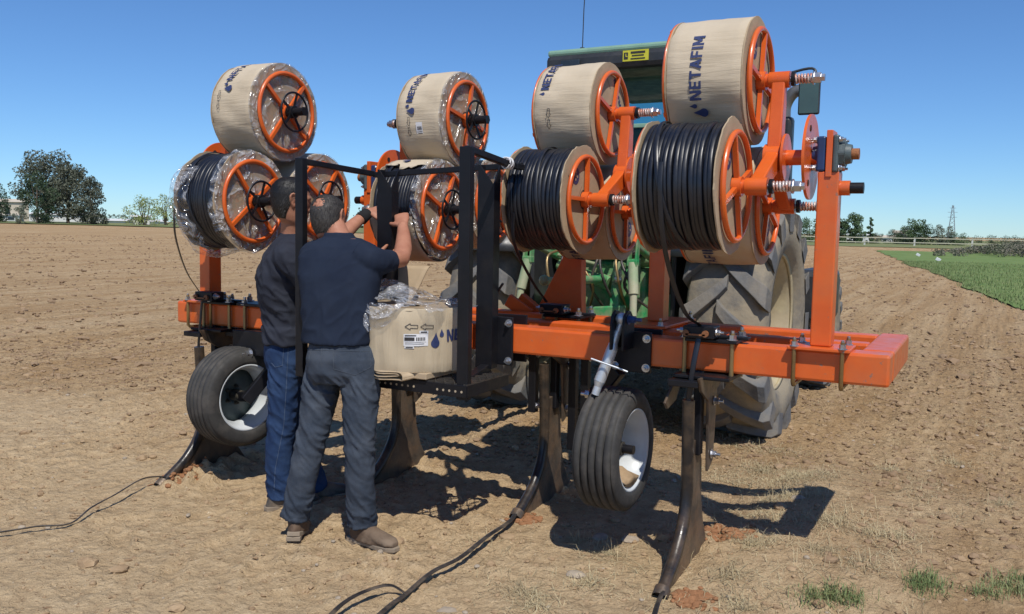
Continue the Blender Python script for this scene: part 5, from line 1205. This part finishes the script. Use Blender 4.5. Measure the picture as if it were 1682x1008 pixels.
# crumpled clear film over the carton
mb = MB(); N1, N2 = 70, 40; vs = []
for i in range(N1+1):
    for j in range(N2+1):
        u, v = i/N1, j/N2; x = -2.86+.56*u; y = 3.50+.44*v; bulge = .105*math.exp(-((u-.28)/.30)**2-((v-.5)/.4)**2)
        vs.append((x, y, bz1+.012+bulge-.02*(u > .9)))
mb.add(crumple(vs, .020, 8, 2), [(i*(N2+1)+j, (i+1)*(N2+1)+j, (i+1)*(N2+1)+j+1, i*(N2+1)+j+1) for i in range(N1) for j in range(N2)], True)
vs = []
for i in range(41):
    for j in range(31):
        u, v = i/40, j/30; th = -1.95+.95*u*(1-.35*v); r_ = rb+.012+.05*v*(1-u); vs.append((BXC.x+r_*math.cos(th)-.05*v*(1-u), BXC.y+r_*math.sin(th), bz1+.02-.20*v*(1-.55*u)))
mb.add(crumple(vs, .014, 10, 6), [(i*31+j, (i+1)*31+j, (i+1)*31+j+1, i*31+j+1) for i in range(40) for j in range(30)], True)
tag(mb.build('crumpled_plastic_film', 'film_heavy', fixn=False), 'crumpled sheet of clear plastic film heaped over the round carton', 'plastic film')

# ------------------------------------------------------------------ drip tubes
def flat_tube(pts, label, w=.016, t=.0045, name='drip_tube', mt='tube', up=(0,0,1), k=8):
    mb = MB().tube(bez(pts, k), 1, 10, flat=(w/2, t/2), up=up); return tag(mb.build(name, mt), label, 'drip tube', 'drip tubes running down from the reels')
flat_tube([(-1.20,3.50,1.86),(-1.195,3.485,1.74),(-1.19,3.53,1.55),(-1.185,3.66,1.37),(-1.165,3.80,1.22),(-1.14,3.94,1.158)], 'black drip tube slanting from the right bare reel to the guide block', .022, up=(0,-1,.3))
flat_tube([(-1.14,3.925,1.10),(-1.150,3.900,1.00),(-1.160,3.895,.90),(-1.168,3.90,.83),(-1.17,3.905,.80)], 'black drip tube passing before the beam into the right shank', .026, .010, up=(0,-1,0))
flat_tube([(-2.20,4.10,1.66),(-2.215,4.15,1.50),(-2.21,4.35,1.30),(-2.20,4.52,1.17)], 'black drip tube slanting from the left bare reel of the right half', .022, up=(0,-1,.3))
flat_tube([(-4.02,3.50,1.66),(-4.06,3.54,1.50),(-4.16,3.70,1.30),(-4.25,3.88,1.16)], 'black drip tube from the far left coil down to its guide block', .020, up=(0,-1,.3))
flat_tube([(-4.25,3.90,1.10),(-4.262,3.90,1.0),(-4.28,3.90,.86),(-4.285,3.90,.80)], 'black drip tube entering the far left shank behind the wheel', .020, .01, up=(0,-1,0))
def on(px, py, dz=.012):
    a, b = gpt(px, py); return (a, b, G(a, b)+dz)
GL = 'drip hoses trailing on the ground'
def hose(pts, label, w=.020, t=.008):
    mb = MB().tube(bez(pts, 8), 1, 10, flat=(w/2, t/2)); return tag(mb.build('drip_hose', 'hose'), label, 'hose', GL)
hose([(-4.285,3.60,.03), on(270,799,.03), on(235,805,.07), on(190,826,.06), on(150,845,.04), on(115,864,.016), on(60,872,.03), on(0,881,.03), on(-90,890,.02)], 'black hose trailing from the far left shank to the left edge')
hose([(-2.20,4.20,.03), on(835,868,.04), on(800,897,.05), on(755,930,.04), on(710,952,.03), on(665,980,.025), on(640,1000,.02), on(610,1030,.02)], 'black hose trailing from the middle shank towards the bottom edge', .026, .012)
hose([on(668,980,.03), on(640,980,.05), on(600,990,.06), on(565,1008,.05), on(530,1040,.04)], 'frayed branch of hose curling beside the middle hose', .022, .006)
hose([(-1.17,3.60,.01), on(1088,985,.03), on(1080,1003,.03), on(1070,1040,.02)], 'black hose leaving the right shank at the bottom edge', .024, .012)
for q, (px_, py_, sx) in enumerate(((1192,895,.10),(1135,985,.07),(290,792,.09),(310,780,.08),(860,850,.06))):
    a, b = gpt(px_, py_); pts = np.array([[a, b]])+RNG.normal(0, sx*.6, (130, 2)); 
    o = scatter('fresh_soil', pts, .006+.016*RNG.random(130), IV2, IF2, 'fresh_soil', .6, .12)
    tag(o, 'small heap of fresh reddish soil ' + ('behind the right shank', 'at the tip of the right shank', 'at the mouth of the far left shank', 'beside the far left shank blade', 'at the tip of the middle shank')[q], 'soil', kind='stuff')
for q, (px_, py_) in enumerate(((945,945),(1035,885),(735,1000),(1310,842),(985,880))):
    a, b = gpt(px_, py_); o = scatter('flat_stone', np.array([[a, b]]), np.array([.045]), IV2, IF2, 'pebble', .35, .10); tag(o, ('pale flat stone left of the gauge wheel shadow', 'flat stone under the right gauge wheel', 'light stone near the bottom edge by the middle hose', 'small stone beside the beam shadow', 'flat stone inside the shadow of the right gauge wheel')[q], 'stone', 'flat stones on the soil')

# ------------------------------------------------------------------ people
def loft(mb, rings, n=28, cap=True):
    """rings: (centre, half-width vector, half-depth vector, squareness)"""
    vs = []
    for c, a, b, *sq_ in rings:
        c, a, b = Vector(c), Vector(a), Vector(b); e = sq_[0] if sq_ else 1.0
        for i in range(n):
            t = 2*PI*i/n; cs, sn = math.cos(t), math.sin(t)
            vs.append(c+a*(math.copysign(abs(cs)**e, cs))+b*(math.copysign(abs(sn)**e, sn)))
    k = len(rings); mb.add(vs, [(i*n+j, i*n+(j+1) % n, (i+1)*n+(j+1) % n, (i+1)*n+j) for i in range(k-1) for j in range(n)], True)
    if cap: mb.add(vs[:n], [tuple(range(n))[::-1]], True); mb.add(vs[-n:], [tuple(range(n))], True)
    return mb
def limb(mb, pts, rs, n=20, sub=5, capball=True, flat=None):
    p = bez(pts, sub); k = len(p); r_ = [float(np.interp(i/(k-1)*(len(pts)-1), range(len(pts)), rs)) for i in range(k)]
    mb.tube(p, 1, n, rs=r_, flat=flat)
    if capball: mb.ball(p[0], r_[0]*.99, 8); mb.ball(p[-1], r_[-1]*.99, 8)
    return mb
def fuse(mb, voxel=.009, smooth=4, disp=None):
    """one closed skin out of overlapping solids; returns MB"""
    me = mb.mesh('tmp', 'skin'); bm = bmesh.new(); bm.from_mesh(me); bmesh.ops.recalc_face_normals(bm, faces=bm.faces); bm.to_mesh(me); bm.free()
    o = bpy.data.objects.new('tmp', me); COL.objects.link(o)
    r_ = o.modifiers.new('r', 'REMESH'); r_.mode = 'VOXEL'; r_.voxel_size = voxel; r_.use_smooth_shade = True
    s_ = o.modifiers.new('s', 'SMOOTH'); s_.factor = .6; s_.iterations = smooth
    dg = bpy.context.evaluated_depsgraph_get(); ev = o.evaluated_get(dg); m2 = bpy.data.meshes.new_from_object(ev)
    out = MB(); vs = [v.co.copy() for v in m2.vertices]
    if disp:
        m2.update(); ns = [v.normal.copy() for v in m2.vertices]
        vs = [p+nn*disp(p, nn) for p, nn in zip(vs, ns)]
    out.add(vs, [tuple(p.vertices) for p in m2.polygons], True)
    bpy.data.objects.remove(o); bpy.data.meshes.remove(me); bpy.data.meshes.remove(m2); return out
def ridge(p, seed): 
    n = mnoise.noise(p+Vector((seed, seed, seed))); return (1-min(1, abs(n)*2.4))**1.6*1.5-.4
def wrinkle(amp, f, zmul=2.6, seed=0, zones=None, slant=.0):
    def d(p, nn):
        q = Vector((p.x*f, p.y*f, (p.z+slant*p.x)*f*zmul)); v = ridge(q, seed)*.65+ridge(q*2.1, seed+5)*.35; v = max(-.4, v)
        k = .35
        if zones: k = .22+sum(w_*math.exp(-((p.z-z_)/s_)**2) for z_, s_, w_ in zones)
        return amp*k*v
    return d
def hand(mb, wrist, palm_dir, palm_nrm, thumb_side, curl=.6, size=.185, spread=.0, fan=.05):
    """palm + four fingers + thumb; palm_nrm points out of the palm side; fingers curl towards it"""
    w_ = Vector(wrist); d = Vector(palm_dir).normalized(); nrm = Vector(palm_nrm); nrm = (nrm-d*nrm.dot(d)).normalized(); s = d.cross(nrm).normalized()*thumb_side
    L = size; pl_ = L*.52
    loft(mb, [(w_-d*.01, s*.027, nrm*.020), (w_+d*.02, s*.031, nrm*.018), (w_+d*pl_*.55, s*.041, nrm*.016, .9), (w_+d*pl_*.95, s*.041, nrm*.014, .85), (w_+d*pl_*1.03, s*.034, nrm*.010)], 18)
    for i, (off, fl, r0) in enumerate(((.031, .070, .0092), (.011, .080, .0095), (-.010, .074, .0090), (-.030, .058, .0080))):
        b0 = w_+d*(pl_*.93)+s*off; ang = 0; p = [b0-d*.015, b0]; dirv = (d+s*(off*fan*12)).normalized()
        for seg, k in zip((.45, .32, .25), (.9, 1.0, .7)):
            ang += curl*k*(1+.08*i); v = dirv*math.cos(ang)+nrm*math.sin(ang); p.append(p[-1]+v*fl*seg*1.15)
        limb(mb, p, [r0*1.05, r0*1.05, r0, r0*.92, r0*.75], 10, 3)
    b0 = w_+d*pl_*.25+s*.030; v1 = (s*.75+d*.65+nrm*.25).normalized(); v2 = (s*.25+d*.9+nrm*.45).normalized()
    limb(mb, [b0-v1*.012, b0, b0+v1*.040, b0+v1*.040+v2*.032, b0+v1*.040+v2*.052], [.013, .0135, .0115, .0105, .0085], 10, 3)
def head(mb, c, f, upd, sc=1.0):
    """c centre, f facing dir, upd up dir"""
    c = Vector(c); u = Vector(upd).normalized(); f = Vector(f); f = (f-u*f.dot(u)).normalized(); s = f.cross(u)
    def P(a, b, d): return c+f*a*sc+s*b*sc+u*d*sc
    rings = []
    for d, hw, dp, fo in ((-.128, .020, .020, .040), (-.118, .040, .045, .028), (-.098, .054, .068, .012), (-.07, .063, .082, .004), (-.035, .070, .090, .0), (0, .0745, .096, -.003), (.035, .0765, .099, -.007), (.065, .073, .094, -.009), (.09, .062, .079, -.010), (.108, .043, .055, -.011), (.118, .018, .025, -.011)):
        rings.append((P(fo, 0, d), s*hw*sc, f*dp*sc, .93))
    loft(mb, rings, 32)
    # nose, brow, lips, chin, ears
    limb(mb, [P(.088, 0, .022), P(.100, 0, -.004), P(.113, 0, -.026)], [.008*sc, .011*sc, .013*sc], 10, 3)
    mb.ball(P(.098, .010, -.032), .009*sc, 6); mb.ball(P(.098, -.010, -.032), .009*sc, 6)
    limb(mb, [P(.078, .042, .032), P(.092, 0, .034), P(.078, -.042, .032)], [.008*sc, .010*sc, .008*sc], 8, 3)
    limb(mb, [P(.080, .022, -.058), P(.092, 0, -.056), P(.080, -.022, -.058)], [.006*sc, .008*sc, .006*sc], 8, 3)
    limb(mb, [P(.078, .018, -.068), P(.089, 0, -.069), P(.078, -.018, -.068)], [.006*sc, .009*sc, .006*sc], 8, 3)
    mb.ball(P(.076, 0, -.104), .019*sc, 8)
    for q in (-1, 1):
        mb.ball(P(.070, q*.031, .016), .013*sc, 8)
        e0 = P(-.004, q*.076, .012)
        pts = [e0+f*.008*sc-u*.034*sc, e0-f*.004*sc-u*.020*sc+s*q*.006*sc, e0-f*.016*sc+u*.004*sc+s*q*.014*sc, e0-f*.014*sc+u*.024*sc+s*q*.016*sc, e0+f*.002*sc+u*.032*sc+s*q*.011*sc, e0+f*.014*sc+u*.022*sc+s*q*.004*sc]
        limb(mb, pts, [.0085*sc, .006*sc, .0062*sc, .0062*sc, .0060*sc, .005*sc], 9, 4)
        loft(mb, [(e0-f*.002*sc+s*q*.000*sc, f*.013*sc, u*.022*sc), (e0-f*.003*sc+s*q*.006*sc, f*.011*sc, u*.020*sc)], 14)
    return P
def hair(name, c, f, upd, mt, par, sc=1.0, bald=None, seed=1, length=.012, nst=5200, back=-.085):
    """closed cap hugging the skull plus short strands"""
    c = Vector(c); u = Vector(upd).normalized(); f = Vector(f); f = (f-u*f.dot(u)).normalized(); s = f.cross(u)
    rs = random.Random(seed); na, nb = 64, 30; vs = []; ks = []
    tab = [(-.128,.020,.020,.040),(-.098,.054,.068,.012),(-.07,.063,.082,.004),(-.035,.070,.090,.0),(0,.0745,.096,-.003),(.035,.0765,.099,-.007),(.065,.073,.094,-.009),(.09,.062,.079,-.010),(.108,.043,.055,-.011),(.1195,.004,.006,-.011)]
    T = np.array(tab)
    def skin(a, d):
        hw, dp, fo = (float(np.interp(d, T[:, 0], T[:, k])) for k in (1, 2, 3)); return hw, dp, fo
    def lower(a):     # hairline height by angle, a=0 front
        ca = math.cos(a)
        if ca > .55: return .072-.01*(ca-.55)
        if ca > .02: return .01+.062*(ca-.02)/.53
        return back+ (.01-back)*max(0, 1+ca*2.2) if ca > -.45 else back
    cover = []
    for i in range(na):
        a = 2*PI*i/na; lo = lower(a)
        for j in range(nb):
            v = j/(nb-1); d = lo+(.1195-lo)*math.sin(v*PI/2)**.9 if True else 0
            hw, dp, fo = skin(a, d); th = .009*min(1, v*7)+.001
            p0 = c+f*fo*sc+u*d*sc; rad = (s*hw*math.sin(a)+f*dp*math.cos(a))*sc; nr = (rad.normalized()*max(.15, 1-max(0, d)/.14)+u*max(0, d)/.13).normalized()
            p = p0+rad
            b_ = 1.
            if bald:
                bc = c+f*bald[0]*sc+s*bald[1]*sc+u*bald[2]*sc; dd = (p-bc).length; b_ = min(1, max(0, (dd-bald[3])/(bald[3]*.5)))
            q = p+nr*(th*b_+.001+.0015*mnoise.noise(p*120)); vs.append(q)
            if v > .02: cover.append((p+nr*th*b_*.9, nr, b_))
    mb = MB(); fcs = [(i*nb+j, ((i+1) % na)*nb+j, ((i+1) % na)*nb+j+1, i*nb+j+1) for i in range(na) for j in range(nb-1)]
    if bald:
        bc = c+f*bald[0]*sc+s*bald[1]*sc+u*bald[2]*sc; fcs = [q for q in fcs if (vs[q[0]]-bc).length > bald[3]*(.92+.7*mnoise.noise(vs[q[0]]*70))]
    mb.add(vs, fcs, True)
    for k in range(nst):
        p, nr, b_ = cover[rs.randrange(len(cover))]
        if rs.random() > b_+.25: continue
        dn = (-u*.8+nr*.45-f*.25+s*rs.uniform(-.3,.3)).normalized(); dn = (dn-nr*dn.dot(nr)*.6).normalized(); j_ = Vector((rs.uniform(-1,1), rs.uniform(-1,1), rs.uniform(-1,1)))*.005
        p = p+j_; w2 = dn.cross(nr)*.0008; L = length*(.6+rs.random()*.8)
        mb.add([p-w2, p+w2, p+dn*L+nr*.0025], [(0,1,2)])
    return mb.build(name, mt, par, fixn=False)
def stitch(name, bv, path, mt, par, w=.0024, lift=.0012, dirv=(0,1,0)):
    """a seam: points (x,z) thrown along +Y onto the cloth"""
    mb = MB(); pts = []
    for a, b in zip(path, path[1:]):
        n = max(2, int(math.dist(a, b)/.012))
        for i in range(n):
            t = i/n; o = Vector(pixv(a[0]+(b[0]-a[0])*t, a[1]+(b[1]-a[1])*t)); hit = bv.ray_cast(Vector((0,0,H_CAM)), o)
            if hit[0] is not None: pts.append(hit[0]-o.normalized()*lift)
    if len(pts) > 2:
        mb.tube(pts, w/2, 5); mb.build(name, mt, par)
def pixv(px, py): return (fwd + cR*((px-841)/FPX) - cU*((py-504)/FPX)).normalized()
def bvh(mb): return BVHTree.FromPolygons([v[:] for v in mb.v], mb.f)

def boot(c, yaw, L=.295, h=.15, mt='boot', par=None, name='boot', tiltx=0., heel_up=0.):
    """c: ground point under the ankle; toe towards yaw"""
    d = Vector((math.cos(yaw), math.sin(yaw), 0)); s = Vector((-d.y, d.x, 0)); u = Vector((0, 0, 1)); c = Vector(c)
    M = Matrix.Rotation(tiltx, 3, s)
    def P(a, b, z): return c + M @ (d*a+s*b+u*z) + u*heel_up
    def V_(v): return M @ v
    mb = MB()
    loft(mb, [(P(-.012,0,h), V_(s*.050), V_(d*.058)), (P(-.008,0,h*.75), V_(s*.048), V_(d*.060)), (P(0,0,h*.5), V_(s*.046), V_(d*.078)), (P(.03,0,h*.32), V_(s*.045), V_(d*.115)), (P(.06,0,.036), V_(s*.048), V_(d*.148)), (P(.062,0,.018), V_(s*.050), V_(d*.152))], 26)
    loft(mb, [(P(.02,0,.060), V_(s*.040), V_(u*.042)), (P(.08,0,.052), V_(s*.044), V_(u*.040)), (P(.14,0,.045), V_(s*.050), V_(u*.030)), (P(.185,0,.040), V_(s*.046), V_(u*.025)), (P(.212,0,.034), V_(s*.026), V_(u*.015))], 20)
    up_ = fuse(mb, .006, 3, lambda p, n: .0015*mnoise.noise(p*60)); o = up_.build(name, mt, par)
    sl = MB(); 
    prof = [(-.085, .030), (-.095, .0), (-.085, -.030), (-.03, -.037), (.05, -.036), (.12, -.048), (.18, -.042), (.217, -.018), (.217, .018), (.18, .042), (.12, .048), (.05, .036), (-.03, .037)]
    n = len(prof); vs = [P(a*1.03, b*1.05, .024) for a, b in prof]+[P(a*1.03, b*1.05, .002) for a, b in prof]
    sl.add(vs, [tuple(range(n)), tuple(range(2*n-1, n-1, -1))]+[(i, n+i, n+(i+1) % n, (i+1) % n) for i in range(n)])
    sl.box(P(-.055, 0, -.004), (.07, .07, .022), Matrix.Rotation(yaw, 3, 'Z'))
    sl.build('sole', 'sole', o if par else None, bevel=.003)
    for k in range(4):
        z = .075+.018*k; x = .075-.018*k; MB().tube([P(x, -.026, z), P(x+.010, 0, z+.006), P(x, .026, z+.010)], .0022, 5).build('lace', 'lace', o)
    return o

# ---- the nearer, older man in a navy T-shirt
GY = {}
ox, oy = -2.80, 3.42
man2 = empty('person', (ox, oy, G(ox, oy)), 'older man with balding grey hair in navy T-shirt, grey jeans and brown boots', 'person')
rtv = Vector((.93, .36, 0)).normalized()   # his right-hand direction (image right)
fw2 = Vector((-.36, .93, 0)).normalized()
def A2(v): return Vector(v)
hipL, kneeL, ankL = (-2.885, 3.44, .93), (-2.925, 3.37, .52), (-3.005, 3.35, .135)
hipR, kneeR, ankR = (-2.690, 3.46, .93), (-2.665, 3.42, .51), (-2.680, 3.465, .125)
torso = [(-2.795,3.435,.93,.165,.115),(-2.795,3.43,1.00,.168,.112),(-2.80,3.435,1.10,.168,.110),(-2.815,3.45,1.22,.180,.118),(-2.83,3.475,1.33,.196,.124),(-2.84,3.50,1.42,.200,.115),(-2.85,3.515,1.48,.165,.092),(-2.86,3.525,1.515,.095,.072)]
hd2 = (-2.970, 3.56, 1.605); hf2 = Vector((-.05, 1, -.28)); hu2 = Vector((-.16, .22, 1))
shR = (-2.665, 3.53, 1.41); elR = (-2.640, 3.725, 1.415); wrR = (-2.775, 3.93, 1.580)
shL = (-3.015, 3.50, 1.42); elL = (-3.075, 3.72, 1.485); wrL = (-3.045, 3.985, 1.655)
def torso_loft(mb, k=1.0, z0=None, z1=None, dz=0):
    rings = []
    for x, y, z, a, b in torso:
        if (z0 is None or z >= z0) and (z1 is None or z <= z1): rings.append(((x, y, z+dz), rtv*(a*k), fw2*(b*k), .88))
    loft(mb, rings, 36)
b = MB(); torso_loft(b, .86)
limb(b, [(-2.865,3.525,1.49), (-2.895,3.54,1.53), (-2.93,3.555,1.57)], [.064, .057, .056])
head(b, hd2, hf2, hu2, .98)
limb(b, [(-2.72,3.51,1.40), shR, (-2.65,3.64,1.41), elR], [.052, .054, .048, .043]); limb(b, [elR, (-2.68,3.80,1.465), (-2.735,3.88,1.53), wrR], [.044, .046, .037, .028], flat=(1,.9))
limb(b, [(-2.95,3.50,1.42), shL, (-3.05,3.62,1.45), elL], [.050, .052, .047, .042]); limb(b, [elL, (-3.07,3.81,1.54), (-3.06,3.90,1.60), wrL], [.043, .045, .036, .027], flat=(1,.9))
for hp_, kn, an in ((hipL, kneeL, ankL), (hipR, kneeR, ankR)): limb(b, [hp_, kn, an], [.08, .055, .04])
hand(b, wrR, (-.50, .55, .66), (-.3, .75, -.45), 1, .62)
hand(b, wrL, (.80, .40, .18), (.35, .75, -.55), -1, .50)
body2 = fuse(b, .0052, 2)
body2.build('body', 'skin', man2)
hair('hair', hd2, hf2, hu2, 'grey_hair', man2, .98, bald=(-.092, .004, .066, .031), seed=4, length=.010)
sh_ = MB(); torso_loft(sh_, 1.06, 1.09)
loft(sh_, [((-2.80,3.43,1.005), rtv*.176, fw2*.124, .85), ((-2.80,3.435,1.05), rtv*.176, fw2*.122, .85), ((-2.805,3.44,1.12), rtv*.178, fw2*.122, .85)], 36)
limb(sh_, [(-2.74,3.50,1.43), shR, (-2.655,3.60,1.405), (-2.648,3.66,1.405)], [.078, .072, .060, .056], capball=False); limb(sh_, [(-2.93,3.50,1.42), shL, (-3.04,3.59,1.445), (-3.055,3.655,1.46)], [.080, .076, .068, .064], capball=False)
loft(sh_, [((-2.865,3.525,1.49), rtv*.095, fw2*.078), ((-2.880,3.53,1.525), rtv*.076, fw2*.070), ((-2.886,3.532,1.542), rtv*.070, fw2*.066)], 24)
sm_ = fuse(sh_, .0075, 4, wrinkle(.010, 5.5, .9, 2, [(1.02,.10,.8),(1.16,.10,.55),(1.42,.09,.45)], slant=-.8))
sm_.build('t_shirt', 'navy_cotton', man2)
def jeans(hipL, kneeL, ankL, hipR, kneeR, ankR, pel, rad, seed, rt_, fw_, hem=.03):
    mb = MB(); x, y, z, a, b_ = pel
    loft(mb, [((x, y, z+.145), rt_*a*.93, fw_*b_*.93, .9), ((x, y, z+.06), rt_*a*.97, fw_*b_, .9), ((x, y-.008, z), rt_*a*1.03, fw_*b_*1.10, .9), ((x, y-.005, z-.07), rt_*a*1.02, fw_*b_*1.10, .88), ((x, y, z-.12), rt_*a*.9, fw_*b_*.95, .9)], 34)
    for h_, k_, an in ((hipL, kneeL, ankL), (hipR, kneeR, ankR)):
        h_, k_, an = Vector(h_), Vector(k_), Vector(an); m1 = h_*.55+k_*.45; m2 = k_*.5+an*.5; e = an+(an-k_).normalized()*hem
        limb(mb, [h_-Vector((0,0,.0)), m1+fw_*.008, k_+fw_*.012, m2-fw_*.008, an, e], [r_*1.0 for r_ in rad], 26, 5, capball=False)
        mb.ball(h_, rad[0]*.97, 10)
    zk = (kneeL[2]+kneeR[2])/2
    return fuse(mb, .0075, 3, wrinkle(.0095, 8., 1.5, seed, [(zk, .14, .9), (.16, .09, 1.0), (z-.14, .07, .8), (zk+.2, .08, .3)], slant=1.1))
j2 = jeans(hipL, kneeL, ankL, hipR, kneeR, ankR, (-2.79,3.435,.93,.162,.113), [.094, .090, .073, .071, .068, .072], 3, rtv, fw2)
jo = j2.build('jeans', 'denim_grey', man2); bv2 = bvh(j2)
for i, path in enumerate(([(547,568),(609,570),(609,603),(583,616),(548,606),(547,568)], [(494,565),(513,567),(504,607),(490,614)], [(528,563),(527,598)], [(486,574),(608,577)])):
    stitch('seam', bv2, path, 'denim_seam', jo)
bt = boot((-2.675, 3.47, G(-2.66, 3.46)), R(-6), par=man2, name='boot', h=.17)
bt = boot((-3.005, 3.35, G(-3.0, 3.35)), R(122), par=man2, name='boot', h=.17, tiltx=R(14), heel_up=.02)
loft_ = MB(); wd_ = (Vector(wrL)-Vector(elL)).normalized(); wu = wd_.cross(Vector((0,0,1))).normalized(); wv = wu.cross(wd_)
p0 = Vector(wrL)-wd_*.075; p1 = Vector(wrL)-wd_*.012
loft(loft_, [(p0, wu*.035, wv*.034), (p0+wd_*.005, wu*.038, wv*.036), (p1, wu*.034, wv*.032), (p1+wd_*.004, wu*.031, wv*.029)], 24); loft_.build('wristband', 'black_cloth', man2)

# ---- the taller man behind, dark hair, blue jeans
ox, oy = -3.42, 3.70
man1 = empty('person', (ox, oy, G(ox, oy)), 'taller black haired man in charcoal shirt and blue jeans behind the black post', 'person')
fw1 = Vector((.72, .69, 0)).normalized(); rt1 = Vector((.69, -.72, 0)).normalized()   # facing / his right
t1 = [(-3.40,3.72,.92,.150,.105),(-3.40,3.715,1.000,.152,.108),(-3.405,3.71,1.100,.155,.112),(-3.41,3.70,1.175,.172,.124),(-3.41,3.70,1.299,.190,.130),(-3.395,3.71,1.400,.196,.118),(-3.38,3.72,1.470,.150,.090),(-3.37,3.73,1.510,.085,.070)]
hd1 = (-3.345,3.70,1.700); hf1 = Vector((.62, .72, -.20)); hu1 = Vector((.10, .10, 1))
def tl1(mb, k, z0=None):
    loft(mb, [((x, y, z), rt1*(a*k), fw1*(b_*k), .88) for x, y, z, a, b_ in t1 if z0 is None or z >= z0], 36)
b = MB(); tl1(b, .93); limb(b, [(-3.375,3.73,1.480), (-3.365,3.725,1.550), (-3.35,3.71,1.630)], [.066, .060, .060])
head(b, hd1, hf1, hu1, 1.02)
s1R = (-3.265,3.585,1.405); e1R = (-3.05,3.66,1.175); w1R = (-2.90,3.86,1.375)
s1L = (-3.50,3.84,1.410); e1L = (-3.30,3.98,1.194); w1L = (-3.10,4.10,1.370)
for s_, e_, w_ in ((s1R, e1R, w1R), (s1L, e1L, w1L)):
    c_ = Vector(s_)*.7+Vector((-3.39,3.71,1.400))*.3; limb(b, [c_, s_, e_], [.060, .058, .043]); limb(b, [e_, w_], [.045, .028])
hand(b, w1R, (.55, .75, .3), (-.6, .4, .2), 1, .6); hand(b, w1L, (.7, .6, .3), (.4, -.5, -.4), -1, .6)
h1L, k1L, a1L = (-3.45, 3.78, .90), (-3.43, 3.80, .50), (-3.38, 3.92, .09)
h1R, k1R, a1R = (-3.36, 3.66, .90), (-3.40, 3.66, .50), (-3.415, 3.68, .10)
for q in ((h1L, k1L, a1L), (h1R, k1R, a1R)): limb(b, list(q), [.078, .055, .04])
fuse(b, .0065, 2).build('body', 'skin_tan', man1)
hair('hair', hd1, hf1, hu1, 'black_hair', man1, 1.03, seed=8, length=.016, nst=4500, back=-.092)
sh_ = MB(); tl1(sh_, 1.06, .99); loft(sh_, [((-3.40,3.715,.93), rt1*.172, fw1*.124, .85), ((-3.40,3.715,1.020), rt1*.170, fw1*.124, .85)], 34)
for s_, e_ in ((s1R, e1R), (s1L, e1L)):
    c_ = Vector(s_)*.65+Vector((-3.39,3.71,1.40))*.35; limb(sh_, [c_, s_, (Vector(s_)+Vector(e_))/2, e_], [.080, .078, .064, .058]); 
limb(sh_, [e1R, (Vector(e1R)*.35+Vector(w1R)*.65)], [.056, .046]); limb(sh_, [e1L, (Vector(e1L)*.35+Vector(w1L)*.65)], [.056, .046])
loft(sh_, [((-3.378,3.728,1.475), rt1*.082, fw1*.074), ((-3.372,3.728,1.530), rt1*.070, fw1*.066)], 24)
sm_ = fuse(sh_, .0075, 3, wrinkle(.014, 6.5, 1.2, 9, [(1.02,.14,.9),(1.28,.12,.7),(1.45,.06,.3)], slant=.9)); sm_.build('shirt', 'charcoal_cotton', man1)
j1 = jeans(h1L, k1L, a1L, h1R, k1R, a1R, (-3.40,3.72,.90,.150,.108), [.090, .086, .074, .071, .070, .074], 12, rt1, fw1, .04)
jo1 = j1.build('jeans', 'denim_blue', man1); bv1 = bvh(j1)
for path in ([(449,566),(466,569),(464,600),(452,603),(446,596)], [(474,560),(470,640),(466,700),(452,770),(450,806)]): stitch('seam', bv1, path, 'denim_seam_blue', jo1)
boot((-3.41, 3.68, G(-3.41, 3.68)), R(60), par=man1, name='shoe', mt='shoe_dark', h=.12)
boot((-3.38, 3.93, G(-3.38, 3.93)), R(55), par=man1, name='shoe', mt='shoe_dark', h=.12)
